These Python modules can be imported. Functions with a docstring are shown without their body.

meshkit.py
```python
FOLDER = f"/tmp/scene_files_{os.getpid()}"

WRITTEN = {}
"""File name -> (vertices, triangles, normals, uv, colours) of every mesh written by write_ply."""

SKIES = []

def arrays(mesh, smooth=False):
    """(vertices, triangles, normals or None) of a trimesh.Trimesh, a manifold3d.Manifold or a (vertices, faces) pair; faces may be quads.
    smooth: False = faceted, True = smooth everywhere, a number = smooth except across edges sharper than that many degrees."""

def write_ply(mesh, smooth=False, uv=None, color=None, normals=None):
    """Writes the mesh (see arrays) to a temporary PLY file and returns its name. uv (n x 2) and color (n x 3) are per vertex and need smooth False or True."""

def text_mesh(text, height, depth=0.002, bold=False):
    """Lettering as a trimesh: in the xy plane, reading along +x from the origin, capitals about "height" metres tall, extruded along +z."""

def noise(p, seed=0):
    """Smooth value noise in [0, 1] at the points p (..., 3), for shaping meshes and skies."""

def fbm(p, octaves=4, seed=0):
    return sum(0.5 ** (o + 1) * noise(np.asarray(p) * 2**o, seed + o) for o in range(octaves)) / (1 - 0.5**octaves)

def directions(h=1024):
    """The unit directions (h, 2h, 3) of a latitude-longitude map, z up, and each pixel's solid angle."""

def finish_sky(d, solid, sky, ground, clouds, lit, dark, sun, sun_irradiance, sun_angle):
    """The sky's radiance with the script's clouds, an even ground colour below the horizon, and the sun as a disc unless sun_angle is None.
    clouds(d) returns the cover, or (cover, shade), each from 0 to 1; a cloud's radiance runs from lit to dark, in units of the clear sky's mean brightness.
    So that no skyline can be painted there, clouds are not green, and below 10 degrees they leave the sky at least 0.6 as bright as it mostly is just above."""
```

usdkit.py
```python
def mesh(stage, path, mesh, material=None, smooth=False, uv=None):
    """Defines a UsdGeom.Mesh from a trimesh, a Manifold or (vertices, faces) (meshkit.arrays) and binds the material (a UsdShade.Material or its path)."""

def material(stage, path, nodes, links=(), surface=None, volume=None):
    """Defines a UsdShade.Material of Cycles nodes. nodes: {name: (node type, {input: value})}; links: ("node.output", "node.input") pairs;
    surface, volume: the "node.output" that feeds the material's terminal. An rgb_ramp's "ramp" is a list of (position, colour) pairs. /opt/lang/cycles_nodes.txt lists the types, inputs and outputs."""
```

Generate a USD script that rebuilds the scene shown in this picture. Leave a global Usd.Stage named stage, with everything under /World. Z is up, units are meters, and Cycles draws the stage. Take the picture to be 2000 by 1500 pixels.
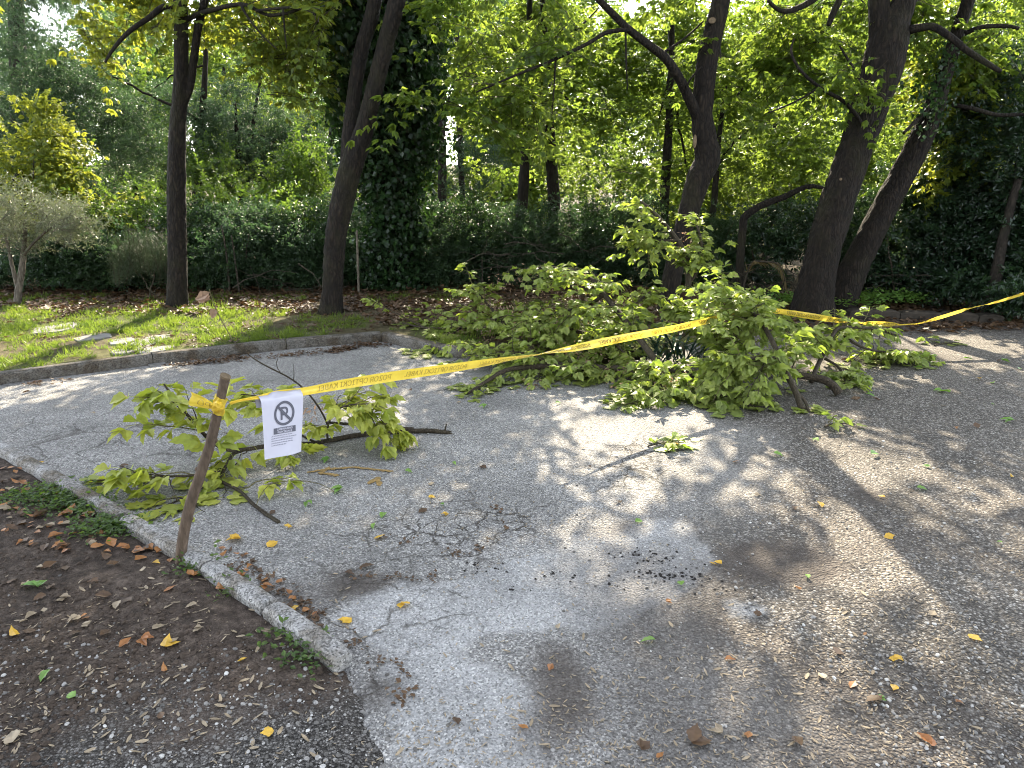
import math, random
import numpy as np, shapely, trimesh, usdkit, meshkit
from shapely.geometry import Polygon, LineString, Point
from scipy.ndimage import gaussian_filter
from pxr import Gf, Sdf, Usd, UsdGeom, UsdLux, UsdShade, Vt

stage = Usd.Stage.CreateInMemory()
UsdGeom.SetStageUpAxis(stage, 'Z'); UsdGeom.SetStageMetersPerUnit(stage, 1.0)
UsdGeom.Xform.Define(stage, '/World'); UsdGeom.Scope.Define(stage, '/World/Looks')

# ------------------------------------------------------------------ camera, sky, sun, exposure
EYE, FPX, HORIZON = 1.55, 1387.0, 353.0
PITCH = math.atan((750 - HORIZON) / FPX)
cam = UsdGeom.Camera.Define(stage, '/World/camera')
cam.AddTranslateOp().Set(Gf.Vec3d(0, 0, EYE)); cam.AddRotateXOp().Set(90 - math.degrees(PITCH))
cam.CreateHorizontalApertureAttr(36.0); cam.CreateVerticalApertureAttr(27.0); cam.CreateFocalLengthAttr(36.0 * FPX / 2000)
cam.CreateClippingRangeAttr(Gf.Vec2f(0.05, 2000))
cam.CreateExposureAttr(2.74)
SUN_EL, SUN_AZ = math.radians(33), math.radians(4.5)          # azimuth from +y towards +x
SUN = np.array([math.cos(SUN_EL) * math.sin(SUN_AZ), math.cos(SUN_EL) * math.cos(SUN_AZ), math.sin(SUN_EL)])
dome = UsdLux.DomeLight.Define(stage, '/World/sky'); dome.CreateIntensityAttr(1.0)
sky = usdkit.material(stage, '/World/Looks/sky', {
    's': ('sky_texture', {'sky_type': 'single_scattering', 'sun_disc': False, 'sun_elevation': SUN_EL, 'sun_rotation': SUN_AZ, 'altitude': 60.0}),
    'h': ('hsv', {'saturation': 0.38}), 'b': ('background_shader', {'strength': 0.15})}, [('s.color', 'h.color'), ('h.color', 'b.color')], surface='b.background')
UsdShade.MaterialBindingAPI.Apply(dome.GetPrim()).Bind(sky)
dome.GetPrim().SetCustomDataByKey('kind', 'structure')
sun = UsdLux.DistantLight.Define(stage, '/World/sun')
sun.CreateIntensityAttr(0.95); sun.CreateNormalizeAttr(True); sun.CreateAngleAttr(0.53); sun.CreateColorAttr(Gf.Vec3f(1.0, 0.87, 0.66))
sun.AddRotateXYZOp().Set(Gf.Vec3f(-(90 - math.degrees(SUN_EL)), 0, -math.degrees(SUN_AZ)))

# ------------------------------------------------------------------ projection helpers
def ray(u, v):
    x, y = (np.asarray(u, float) - 1000) / FPX, (750 - np.asarray(v, float)) / FPX
    return np.stack([x + 0 * y, math.cos(PITCH) + y * math.sin(PITCH) + 0 * x, -math.sin(PITCH) + y * math.cos(PITCH) + 0 * x], -1)
def G(u, v, z=0.0):
    d = ray(u, v); return np.array([0, 0, EYE]) + d * ((z - EYE) / d[..., 2:3] if d.ndim > 1 else (z - EYE) / d[2])
def at(u, v, Y):
    d = ray(u, v); Y = np.asarray(Y, float)
    return np.array([0, 0, EYE]) + d * (Y[..., None] / d[..., 1:2] if d.ndim > 1 else Y / d[1])
def pix(P):
    P = np.atleast_2d(P) - [0, 0, EYE]
    c, s = math.cos(PITCH), math.sin(PITCH)
    z = P[:, 1] * c - P[:, 2] * s; y = P[:, 1] * s + P[:, 2] * c
    return np.stack([1000 + FPX * P[:, 0] / z, 750 - FPX * y / z], 1)
def gpoly(pts, z=0.0): return Polygon([tuple(G(u, v, z)[:2]) for u, v in pts]).buffer(0)
def R(seed): return np.random.default_rng(seed)
def sstep(a, b, x):
    t = np.clip((x - a) / (b - a), 0, 1); return t * t * (3 - 2 * t)
def unit(a): return a / np.maximum(np.linalg.norm(a, axis=-1, keepdims=True), 1e-9)

# ------------------------------------------------------------------ naming helpers
used = {}
def numbered(parent, name):
    k = (parent, name); n = used.get(k, -1) + 1; used[k] = n
    return f'{parent}/{name}' if n == 0 else f'{parent}/{name}_{n:03d}'
def tag(p, label=None, cat=None, group=None, kind=None):
    p = p.GetPrim() if hasattr(p, 'GetPrim') else p
    for k, v in (('label', label), ('category', cat), ('group', group), ('kind', kind)):
        if v: p.SetCustomDataByKey(k, v)
    return p
class Thing:
    def __init__(self, name, label, cat, loc=(0, 0, 0), group=None):
        self.path = numbered('/World', name); self.loc = np.asarray(loc, float)
        x = UsdGeom.Xform.Define(stage, self.path); x.AddTranslateOp().Set(Gf.Vec3d(*map(float, self.loc)))
        self.prim = x.GetPrim(); tag(self.prim, label, cat, group)
    def part(self, name, mesh, mat, smooth=False, kind=None, label=None, parent=None):
        path = numbered(parent or self.path, name)
        v, f = (mesh.vertices, mesh.faces) if hasattr(mesh, 'faces') else mesh
        m = usdkit.mesh(stage, path, (np.asarray(v) - self.loc, f), mat, smooth); tag(m, label=label, kind=kind)
        return path
def top(name, mesh, mat, label=None, cat=None, group=None, kind=None, smooth=False, pivot=None):
    path = numbered('/World', name)
    v, f = (mesh.vertices, mesh.faces) if hasattr(mesh, 'faces') else mesh
    v = np.asarray(v, float)
    if pivot is not None: v = v - pivot
    m = usdkit.mesh(stage, path, (v, f), mat, smooth)
    if pivot is not None: m.AddTranslateOp().Set(Gf.Vec3d(*map(float, pivot)))
    tag(m, label, cat, group, kind); return m
def primvar(m, name, arr):
    UsdGeom.PrimvarsAPI(m).CreatePrimvar(name, Sdf.ValueTypeNames.FloatArray, 'vertex').Set(Vt.FloatArray.FromNumpy(np.asarray(arr, np.float32)))

# ------------------------------------------------------------------ materials
def M(name, nodes, links, surface='p.BSDF'): return usdkit.material(stage, '/World/Looks/' + name, nodes, links, surface=surface)
def leaf_material(name, cols, trans, fac=0.5, rough=0.45, spec=0.4, bump=0.0):
    """cols, trans: three colours each, dark to light; every leaf (island) and every spray takes its own tone."""
    nodes = {'g': ('geometry', {}), 'o': ('object_info', {}), 'ad': ('math', {'math_type': 'multiply_add', 'value2': 0.7}), 'om': ('math', {'math_type': 'multiply', 'value2': 0.3}),
             'r1': ('rgb_ramp', {'ramp': [(0, cols[0]), (0.5, cols[1]), (0.85, cols[2]), (1, cols[-1])]}),
             'r2': ('rgb_ramp', {'ramp': [(0, trans[0]), (0.5, trans[1]), (0.85, trans[2]), (1, trans[-1])]}),
             'n': ('noise_texture', {'scale': 45.0, 'detail': 3.0}), 'hv': ('map_range', {'from_min': 0.3, 'from_max': 0.7, 'to_min': 0.75, 'to_max': 1.2}),
             'm1': ('mix', {'mix_type': 'multiply', 'fac': 1.0}),
             'p': ('principled_bsdf', {'roughness': rough, 'specular_ior_level': spec}), 't': ('translucent_bsdf', {}), 'x': ('mix_closure', {'fac': fac})}
    links = [('o.random', 'om.value1'), ('g.random_per_island', 'ad.value1'), ('om.value', 'ad.value3'), ('ad.value', 'r1.fac'), ('ad.value', 'r2.fac'),
             ('g.position', 'n.vector'), ('n.fac', 'hv.value'), ('r1.color', 'm1.color1'), ('hv.result', 'm1.color2'),
             ('m1.color', 'p.base_color'), ('r2.color', 't.color'), ('p.BSDF', 'x.closure1'), ('t.BSDF', 'x.closure2')]
    return M(name, nodes, links, 'x.closure')
MAPLE = leaf_material('maple_leaf', [(.05, .085, .014), (.11, .15, .02), (.17, .19, .026), (.26, .21, .026)], [(.17, .26, .03), (.34, .43, .055), (.53, .54, .07), (.68, .52, .07)], 0.53)
MAPLE_Y = leaf_material('yellow_maple_leaf', [(.07, .11, .018), (.13, .17, .022), (.21, .21, .026), (.32, .24, .03)], [(.24, .29, .03), (.46, .46, .045), (.68, .56, .05), (.8, .5, .05)], 0.5)
FALLEN = leaf_material('wilting_maple_leaf', [(.19, .235, .06), (.32, .35, .085), (.46, .43, .11), (.50, .37, .12)], [(.20, .30, .035), (.38, .46, .055), (.56, .54, .075), (.64, .48, .08)], 0.45, rough=0.5)
DARK = leaf_material('oak_leaf', [(.022, .042, .018), (.038, .066, .028), (.058, .092, .036), (.085, .11, .04)], [(.045, .095, .035), (.09, .155, .05), (.155, .23, .07), (.24, .30, .09)], 0.4, rough=0.42)
SHRUB = leaf_material('shrub_leaf', [(.03, .06, .012), (.05, .09, .016), (.08, .12, .02), (.13, .14, .025)], [(.10, .18, .02), (.22, .32, .035), (.38, .44, .05), (.52, .48, .06)], 0.48, rough=0.45)
LAUREL = leaf_material('laurel_leaf', [(.012, .026, .012), (.02, .04, .018), (.032, .055, .022), (.045, .07, .025)], [(.04, .09, .02), (.09, .17, .03), (.15, .25, .05), (.2, .28, .05)], 0.28, rough=0.3, spec=0.6)
IVY = leaf_material('ivy_leaf', [(.014, .032, .012), (.022, .048, .016), (.04, .07, .02), (.06, .09, .025)], [(.03, .07, .015), (.06, .13, .02), (.10, .19, .03), (.16, .24, .03)], 0.3, rough=0.35)
OLIVE = leaf_material('olive_leaf', [(.13, .15, .10), (.24, .26, .18), (.36, .37, .28), (.44, .44, .35)], [(.12, .15, .06), (.2, .22, .1), (.26, .28, .14), (.3, .3, .16)], 0.25, rough=0.45)
GRASS = leaf_material('grass_blade', [(.07, .10, .02), (.13, .165, .03), (.20, .215, .045), (.32, .28, .11)], [(.18, .28, .03), (.34, .42, .05), (.48, .5, .07), (.55, .46, .15)], 0.5)
STRAP = leaf_material('strap_leaf', [(.016, .045, .03), (.025, .06, .042), (.04, .08, .05), (.05, .09, .05)], [(.03, .08, .05), (.05, .1, .06), (.06, .12, .06), (.07, .13, .06)], 0.2, rough=0.35)
LITTER = leaf_material('dry_leaf', [(.05, .028, .014), (.11, .06, .028), (.19, .11, .05), (.3, .2, .1)], [(.08, .04, .015), (.15, .08, .03), (.25, .14, .05), (.35, .22, .1)], 0.2, rough=0.6)
ORANGE = leaf_material('orange_leaf', [(.22, .09, .03), (.33, .15, .04), (.42, .22, .06), (.45, .26, .09)], [(.3, .12, .03), (.4, .2, .04), (.5, .28, .05), (.5, .3, .08)], 0.25, rough=0.5)
YELLOW = leaf_material('yellow_leaf', [(.45, .27, .03), (.58, .36, .04), (.62, .42, .07), (.6, .46, .12)], [(.6, .36, .03), (.7, .45, .04), (.7, .5, .06), (.7, .5, .1)], 0.25, rough=0.45)
GREENLEAF = leaf_material('green_leaf', [(.10, .2, .04), (.16, .28, .05), (.22, .32, .06), (.28, .34, .08)], [(.15, .3, .03), (.25, .42, .04), (.35, .45, .05), (.4, .45, .06)], 0.35, rough=0.45)
SEED = leaf_material('winged_seed', [(.22, .17, .11), (.36, .29, .20), (.48, .41, .30), (.56, .5, .39)], [(.2, .15, .1), (.3, .24, .15), (.4, .33, .2), (.4, .35, .25)], 0.25, rough=0.6)
SEEDPINK = leaf_material('seed_bunch', [(.28, .19, .13), (.40, .28, .19), (.5, .36, .26), (.52, .42, .3)], [(.35, .2, .13), (.4, .28, .18), (.45, .3, .2), (.45, .35, .22)], 0.4, rough=0.6)

def bark_material(name, dark, light, moss, moss_amt=0.5, sc=1.0, plates=0.55):
    return M(name, {
        'g': ('geometry', {}), 'mp': ('mapping', {'scale': (sc, sc, 0.28 * sc)}), 'n': ('noise_texture', {'scale': 28.0, 'detail': 6.0, 'roughness': 0.65}),
        'v': ('voronoi_texture', {'scale': 30.0, 'feature': 'distance_to_edge'}), 'w': ('noise_texture', {'scale': 4.0, 'detail': 4.0}), 'l': ('noise_texture', {'scale': 2.2, 'detail': 5.0, 'roughness': 0.7}),
        'r': ('rgb_ramp', {'ramp': [(0.25, dark), (0.55, tuple(.5 * (a + b) for a, b in zip(dark, light))), (0.75, light)]}),
        'vr': ('map_range', {'from_min': 0.0, 'from_max': 0.3, 'to_min': plates, 'to_max': 1.0, 'clamp': True}), 'wd': ('noise_texture', {'scale': 9.0, 'detail': 4.0}), 'wa': ('vector_math', {'math_type': 'multiply_add', 'vector2': (.12, .12, .12)}), 'mu': ('mix', {'mix_type': 'multiply', 'fac': 1.0}),
        'mr': ('map_range', {'from_min': 0.5, 'from_max': 0.68, 'to_min': 0.0, 'to_max': moss_amt, 'clamp': True}), 'mx': ('mix', {'color2': moss}),
        'h': ('math', {'math_type': 'multiply_add', 'value2': 0.6}), 'b': ('bump', {'strength': 0.9, 'distance': 0.02}),
        'p': ('principled_bsdf', {'roughness': 0.9, 'specular_ior_level': 0.2})},
        [('g.position', 'mp.vector'), ('mp.vector', 'n.vector'), ('mp.vector', 'wd.vector'), ('wd.color', 'wa.vector1'), ('mp.vector', 'wa.vector3'), ('wa.vector', 'v.vector'), ('g.position', 'l.vector'), ('n.fac', 'r.fac'), ('v.distance', 'vr.value'),
         ('r.color', 'mu.color1'), ('vr.result', 'mu.color2'), ('l.fac', 'mr.value'), ('mr.result', 'mx.fac'), ('mu.color', 'mx.color1'), ('mx.color', 'p.base_color'),
         ('vr.result', 'h.value1'), ('n.fac', 'h.value3'), ('h.value', 'b.height'), ('b.normal', 'p.normal')])
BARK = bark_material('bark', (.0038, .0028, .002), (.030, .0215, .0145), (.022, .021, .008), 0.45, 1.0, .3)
BARK_PALE = bark_material('pale_bark', (.06, .05, .04), (.2, .17, .13), (.11, .1, .06), 0.4)
BARK_BG = bark_material('far_bark', (.008, .006, .0045), (.038, .030, .022), (.022, .027, .012), 0.5)
TWIG = bark_material('twig_bark', (.03, .022, .015), (.10, .08, .055), (.08, .08, .04), 0.3, 3.0)
DEADTWIG = bark_material('dead_twig', (.02, .016, .012), (.085, .068, .05), (.12, .1, .07), 0.3, 3.0)
GREENTWIG = bark_material('green_twig', (.10, .09, .04), (.24, .2, .09), (.16, .17, .06), 0.5, 3.0)
STAKEWOOD = bark_material('stake_bark', (.05, .036, .026), (.16, .115, .085), (.10, .085, .05), 0.35, 2.2, .9)
def plain(name, col, rough=0.6, spec=0.4, var=0.25, scale=12.0, bump=0.0):
    nodes = {'g': ('geometry', {}), 'n': ('noise_texture', {'scale': scale, 'detail': 5.0, 'roughness': 0.6}), 'r': ('map_range', {'from_min': 0.3, 'from_max': 0.7, 'to_min': 1 - var, 'to_max': 1 + var}),
             'c': ('color', {'value': col}), 'm': ('mix', {'mix_type': 'multiply', 'fac': 1.0}), 'p': ('principled_bsdf', {'roughness': rough, 'specular_ior_level': spec})}
    links = [('g.position', 'n.vector'), ('n.fac', 'r.value'), ('c.color', 'm.color1'), ('r.result', 'm.color2'), ('m.color', 'p.base_color')]
    if bump: nodes['b'] = ('bump', {'strength': 0.6, 'distance': bump}); links += [('n.fac', 'b.height'), ('b.normal', 'p.normal')]
    return M(name, nodes, links)
CUTWOOD = plain('cut_wood', (.11, .08, .048), 0.8, 0.2, 0.3, 60)
PAPER = plain('paper', (.36, .355, .415), 0.7, 0.3, 0.03, 6)
INK = plain('ink', (.075, .075, .095), 0.7, 0.2, 0.1)
INKLIGHT = plain('small_print', (.14, .14, .17), 0.7, 0.2, 0.1)
TAPE = M('tape_film', {'g': ('geometry', {}), 'n': ('noise_texture', {'scale': 30.0, 'detail': 4.0}), 'r': ('rgb_ramp', {'ramp': [(0.3, (.66, .46, .035)), (0.7, (.78, .60, .075))]}),
                       'b': ('bump', {'strength': 0.35, 'distance': 0.01}), 'p': ('principled_bsdf', {'roughness': 0.3, 'specular_ior_level': 0.5}), 't': ('translucent_bsdf', {'color': (.85, .64, .09)}), 'x': ('mix_closure', {'fac': 0.4})},
         [('g.position', 'n.vector'), ('n.fac', 'r.fac'), ('r.color', 'p.base_color'), ('n.fac', 'b.height'), ('b.normal', 'p.normal'), ('p.BSDF', 'x.closure1'), ('t.BSDF', 'x.closure2')], 'x.closure')
TAPEINK = plain('tape_ink', (.05, .035, .01), 0.5, 0.3, 0.2)
TAPEINK_BACK = plain('tape_ink_through', (.36, .25, .03), 0.4, 0.4, 0.1)
PEBBLE = M('pebble', {'o': ('object_info', {}), 'r': ('rgb_ramp', {'ramp': [(0, (.05, .046, .042)), (0.5, (.125, .118, .11)), (0.85, (.22, .21, .2)), (1, (.42, .41, .39))]}), 'p': ('principled_bsdf', {'roughness': 0.85, 'specular_ior_level': 0.25})},
           [('o.random', 'r.fac'), ('r.color', 'p.base_color')])
CRUMB = plain('crumb', (.014, .012, .011), 0.9, 0.2)
PAINTMARK = plain('spray_paint', (.22, .145, .055), 0.8, 0.2, 0.4, 60)
FARSTONE = plain('limestone', (.15, .145, .138), 0.85, 0.25, 0.3, 18, 0.01)
WALLSTONE = plain('wall_stone', (.026, .021, .016), 0.9, 0.2, 0.5, 9, 0.03)
def concrete(name, base, stain):
    return M(name, {'g': ('geometry', {}), 'v': ('voronoi_texture', {'scale': 150.0}), 'n': ('noise_texture', {'scale': 5.0, 'detail': 6.0, 'roughness': 0.65}), 'n2': ('noise_texture', {'scale': 120.0, 'detail': 3.0}),
        'sp': ('separate_color', {}), 'r': ('rgb_ramp', {'ramp': [(0.1, tuple(.45 * c for c in base)), (0.5, base), (1, tuple(1.5 * c for c in base))]}),
        's': ('rgb_ramp', {'ramp': [(0.38, stain), (0.58, (1, 1, 1))]}), 'm': ('mix', {'mix_type': 'multiply', 'fac': 1.0}), 'b': ('bump', {'strength': 0.8, 'distance': 0.006}),
        'p': ('principled_bsdf', {'roughness': 0.9, 'specular_ior_level': 0.2})},
        [('g.position', 'v.vector'), ('g.position', 'n.vector'), ('g.position', 'n2.vector'), ('v.color', 'sp.color'), ('sp.r', 'r.fac'), ('n.fac', 's.fac'), ('r.color', 'm.color1'), ('s.color', 'm.color2'), ('m.color', 'p.base_color'), ('n2.fac', 'b.height'), ('b.normal', 'p.normal')])
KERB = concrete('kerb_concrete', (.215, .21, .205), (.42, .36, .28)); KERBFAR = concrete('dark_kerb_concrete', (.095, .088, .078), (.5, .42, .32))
# asphalt: speckled aggregate; per-vertex masks for dirt, pale patching, loose gravel and cracking
ASPHALT = M('asphalt', {
    'g': ('geometry', {}), 'ad': ('attribute', {'attribute': 'dirt'}), 'ap': ('attribute', {'attribute': 'pale'}), 'ag': ('attribute', {'attribute': 'gravel'}), 'ac': ('attribute', {'attribute': 'crack'}),
    'v': ('voronoi_texture', {'scale': 170.0}), 's': ('separate_color', {}), 'v2': ('voronoi_texture', {'scale': 105.0}), 's2': ('separate_color', {}),
    'ra': ('rgb_ramp', {'ramp': [(0, (.085, .083, .081)), (0.45, (.20, .196, .192)), (0.8, (.315, .308, .30)), (1, (.56, .545, .51))]}),
    'rp': ('rgb_ramp', {'ramp': [(0, (.13, .128, .125)), (0.3, (.25, .247, .243)), (0.8, (.325, .32, .315)), (1, (.47, .46, .445))]}),
    'rg': ('rgb_ramp', {'ramp': [(0, (.065, .058, .050)), (0.5, (.128, .110, .092)), (0.8, (.235, .21, .18)), (1, (.44, .41, .37))]}),
    'n': ('noise_texture', {'scale': 1.7, 'detail': 5.0, 'roughness': 0.6}), 'rn': ('map_range', {'from_min': 0.3, 'from_max': 0.7, 'to_min': 0.72, 'to_max': 1.25}),
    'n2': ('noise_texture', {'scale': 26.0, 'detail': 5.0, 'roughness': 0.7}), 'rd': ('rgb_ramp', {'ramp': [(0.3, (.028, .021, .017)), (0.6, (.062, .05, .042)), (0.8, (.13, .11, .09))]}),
    'vd': ('noise_texture', {'scale': 7.0, 'detail': 6.0, 'roughness': 0.65}), 'wm': ('vector_math', {'math_type': 'multiply_add', 'vector2': (.16, .16, .0)}),
    'vc': ('voronoi_texture', {'scale': 3.1, 'feature': 'distance_to_edge'}), 'rc': ('map_range', {'from_min': 0.004, 'from_max': 0.022, 'to_min': 1.0, 'to_max': 0.0, 'clamp': True}),
    'vc2': ('voronoi_texture', {'scale': 10.0, 'feature': 'distance_to_edge'}), 'rc2': ('map_range', {'from_min': 0.008, 'from_max': 0.05, 'to_min': 1.0, 'to_max': 0.0, 'clamp': True}), 'c2m': ('map_range', {'from_min': 0.6, 'from_max': 1.0, 'to_min': 0.0, 'to_max': 1.0, 'clamp': True}),
    'cm': ('math', {'math_type': 'multiply'}), 'cm2': ('math', {'math_type': 'multiply'}), 'cx': ('math', {'math_type': 'maximum'}),
    'm1': ('mix', {}), 'm2': ('mix', {}), 'm3': ('mix', {'mix_type': 'multiply', 'fac': 1.0}), 'm4': ('mix', {}), 'm5': ('mix', {'color2': (.04, .034, .028)}),
    'dm': ('map_range', {'from_min': 0.0, 'from_max': 0.6, 'to_min': 1.0, 'to_max': 0.0}), 'gp': ('map_range', {'from_min': 0.25, 'from_max': 0.62, 'to_min': 1.0, 'to_max': 0.4, 'clamp': True}), 'gm': ('mix', {'mix_type': 'multiply', 'fac': 0.9}), 'bk': ('noise_texture', {'scale': 6.0, 'detail': 4.0, 'roughness': 0.7}), 'bkr': ('map_range', {'from_min': 0.36, 'from_max': 0.5, 'to_min': 0.0, 'to_max': 1.0, 'clamp': True}), 'cb': ('math', {'math_type': 'multiply'}),
    'h': ('math', {'math_type': 'multiply_add', 'value2': -1.6}), 'b': ('bump', {'strength': 0.8, 'distance': 0.007}), 'p': ('principled_bsdf', {'roughness': 0.85, 'specular_ior_level': 0.3})},
    [('g.position', x + '.vector') for x in ('v', 'v2', 'n', 'n2', 'vd')] + [('v.color', 's.color'), ('v2.color', 's2.color'), ('s.r', 'ra.fac'), ('s.g', 'rp.fac'), ('s2.r', 'rg.fac'),
     ('vd.color', 'wm.vector1'), ('g.position', 'wm.vector3'), ('wm.vector', 'vc.vector'), ('wm.vector', 'vc2.vector'), ('vc.distance', 'rc.value'), ('vc2.distance', 'rc2.value'), ('ac.fac', 'c2m.value'),
     ('rc.result', 'cm.value1'), ('ac.fac', 'cm.value2'), ('rc2.result', 'cm2.value1'), ('c2m.result', 'cm2.value2'), ('cm.value', 'cx.value1'), ('cm2.value', 'cx.value2'),
     ('ra.color', 'm1.color1'), ('gm.color', 'm1.color2'), ('ag.fac', 'm1.fac'), ('m1.color', 'm2.color1'), ('rp.color', 'm2.color2'), ('ap.fac', 'm2.fac'),
     ('n.fac', 'rn.value'), ('m2.color', 'm3.color1'), ('rn.result', 'm3.color2'), ('n2.fac', 'rd.fac'), ('m3.color', 'm4.color1'), ('rd.color', 'm4.color2'), ('ad.fac', 'm4.fac'),
     ('m4.color', 'm5.color1'), ('cb.value', 'm5.fac'), ('m5.color', 'p.base_color'), ('cb.value', 'h.value1'), ('v2.distance', 'dm.value'), ('dm.result', 'h.value3'), ('h.value', 'b.height'), ('b.normal', 'p.normal'), ('v2.distance', 'gp.value'), ('rg.color', 'gm.color1'), ('gp.result', 'gm.color2'), ('g.position', 'bk.vector'), ('bk.fac', 'bkr.value'), ('cx.value', 'cb.value1'), ('bkr.result', 'cb.value2')])
def soil_material(name, cols, pale, amount, moss=None):
    nodes = {'g': ('geometry', {}), 'n': ('noise_texture', {'scale': 22.0, 'detail': 7.0, 'roughness': 0.7}), 'l': ('noise_texture', {'scale': 1.3, 'detail': 5.0}), 'v': ('voronoi_texture', {'scale': 150.0}), 's': ('separate_color', {}),
             'r': ('rgb_ramp', {'ramp': [(0.3, cols[0]), (0.5, cols[1]), (0.72, cols[2])]}), 'pr': ('rgb_ramp', {'ramp': [(0, pale[0]), (0.6, pale[1]), (1, pale[2])]}),
             'a': ('attribute', {'attribute': 'gravel'}), 'm': ('mix', {}), 'lr': ('map_range', {'from_min': 0.3, 'from_max': 0.7, 'to_min': 0.7, 'to_max': 1.25}), 'mm': ('mix', {'mix_type': 'multiply', 'fac': 1.0}),
             'b': ('bump', {'strength': 0.9, 'distance': 0.015}), 'p': ('principled_bsdf', {'roughness': 0.95, 'specular_ior_level': 0.15})}
    links = [('g.position', 'n.vector'), ('g.position', 'l.vector'), ('g.position', 'v.vector'), ('v.color', 's.color'), ('n.fac', 'r.fac'), ('s.r', 'pr.fac'), ('r.color', 'm.color1'), ('gm.color', 'm.color2'), ('a.fac', 'm.fac'),
             ('l.fac', 'lr.value'), ('m.color', 'mm.color1'), ('lr.result', 'mm.color2'), ('mm.color', 'p.base_color'), ('n.fac', 'hh.value1'), ('v.distance', 'hh.value3'), ('hh.value', 'b.height'), ('b.normal', 'p.normal'), ('v.distance', 'gp.value'), ('pr.color', 'gm.color1'), ('gp.result', 'gm.color2')]
    nodes['hh'] = ('math', {'math_type': 'multiply_add', 'value2': 2.0}); nodes['gp'] = ('map_range', {'from_min': 0.25, 'from_max': 0.6, 'to_min': 1.0, 'to_max': 0.35, 'clamp': True}); nodes['gm'] = ('mix', {'mix_type': 'multiply', 'fac': 0.9})
    return M(name, nodes, links)
SOIL = soil_material('soil', [(.026, .020, .016), (.068, .052, .042), (.16, .125, .10)], [(.05, .045, .04), (.14, .13, .12), (.36, .34, .32)], 1)
FLOOR = soil_material('forest_floor', [(.03, .022, .014), (.07, .052, .03), (.13, .1, .06)], [(.05, .07, .02), (.09, .12, .03), (.16, .18, .05)], 1)
VERGE = soil_material('verge', [(.045, .036, .02), (.10, .085, .045), (.18, .15, .09)], [(.08, .10, .03), (.14, .17, .045), (.2, .22, .07)], 1)
BRUSHMAT = DEADTWIG

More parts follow.
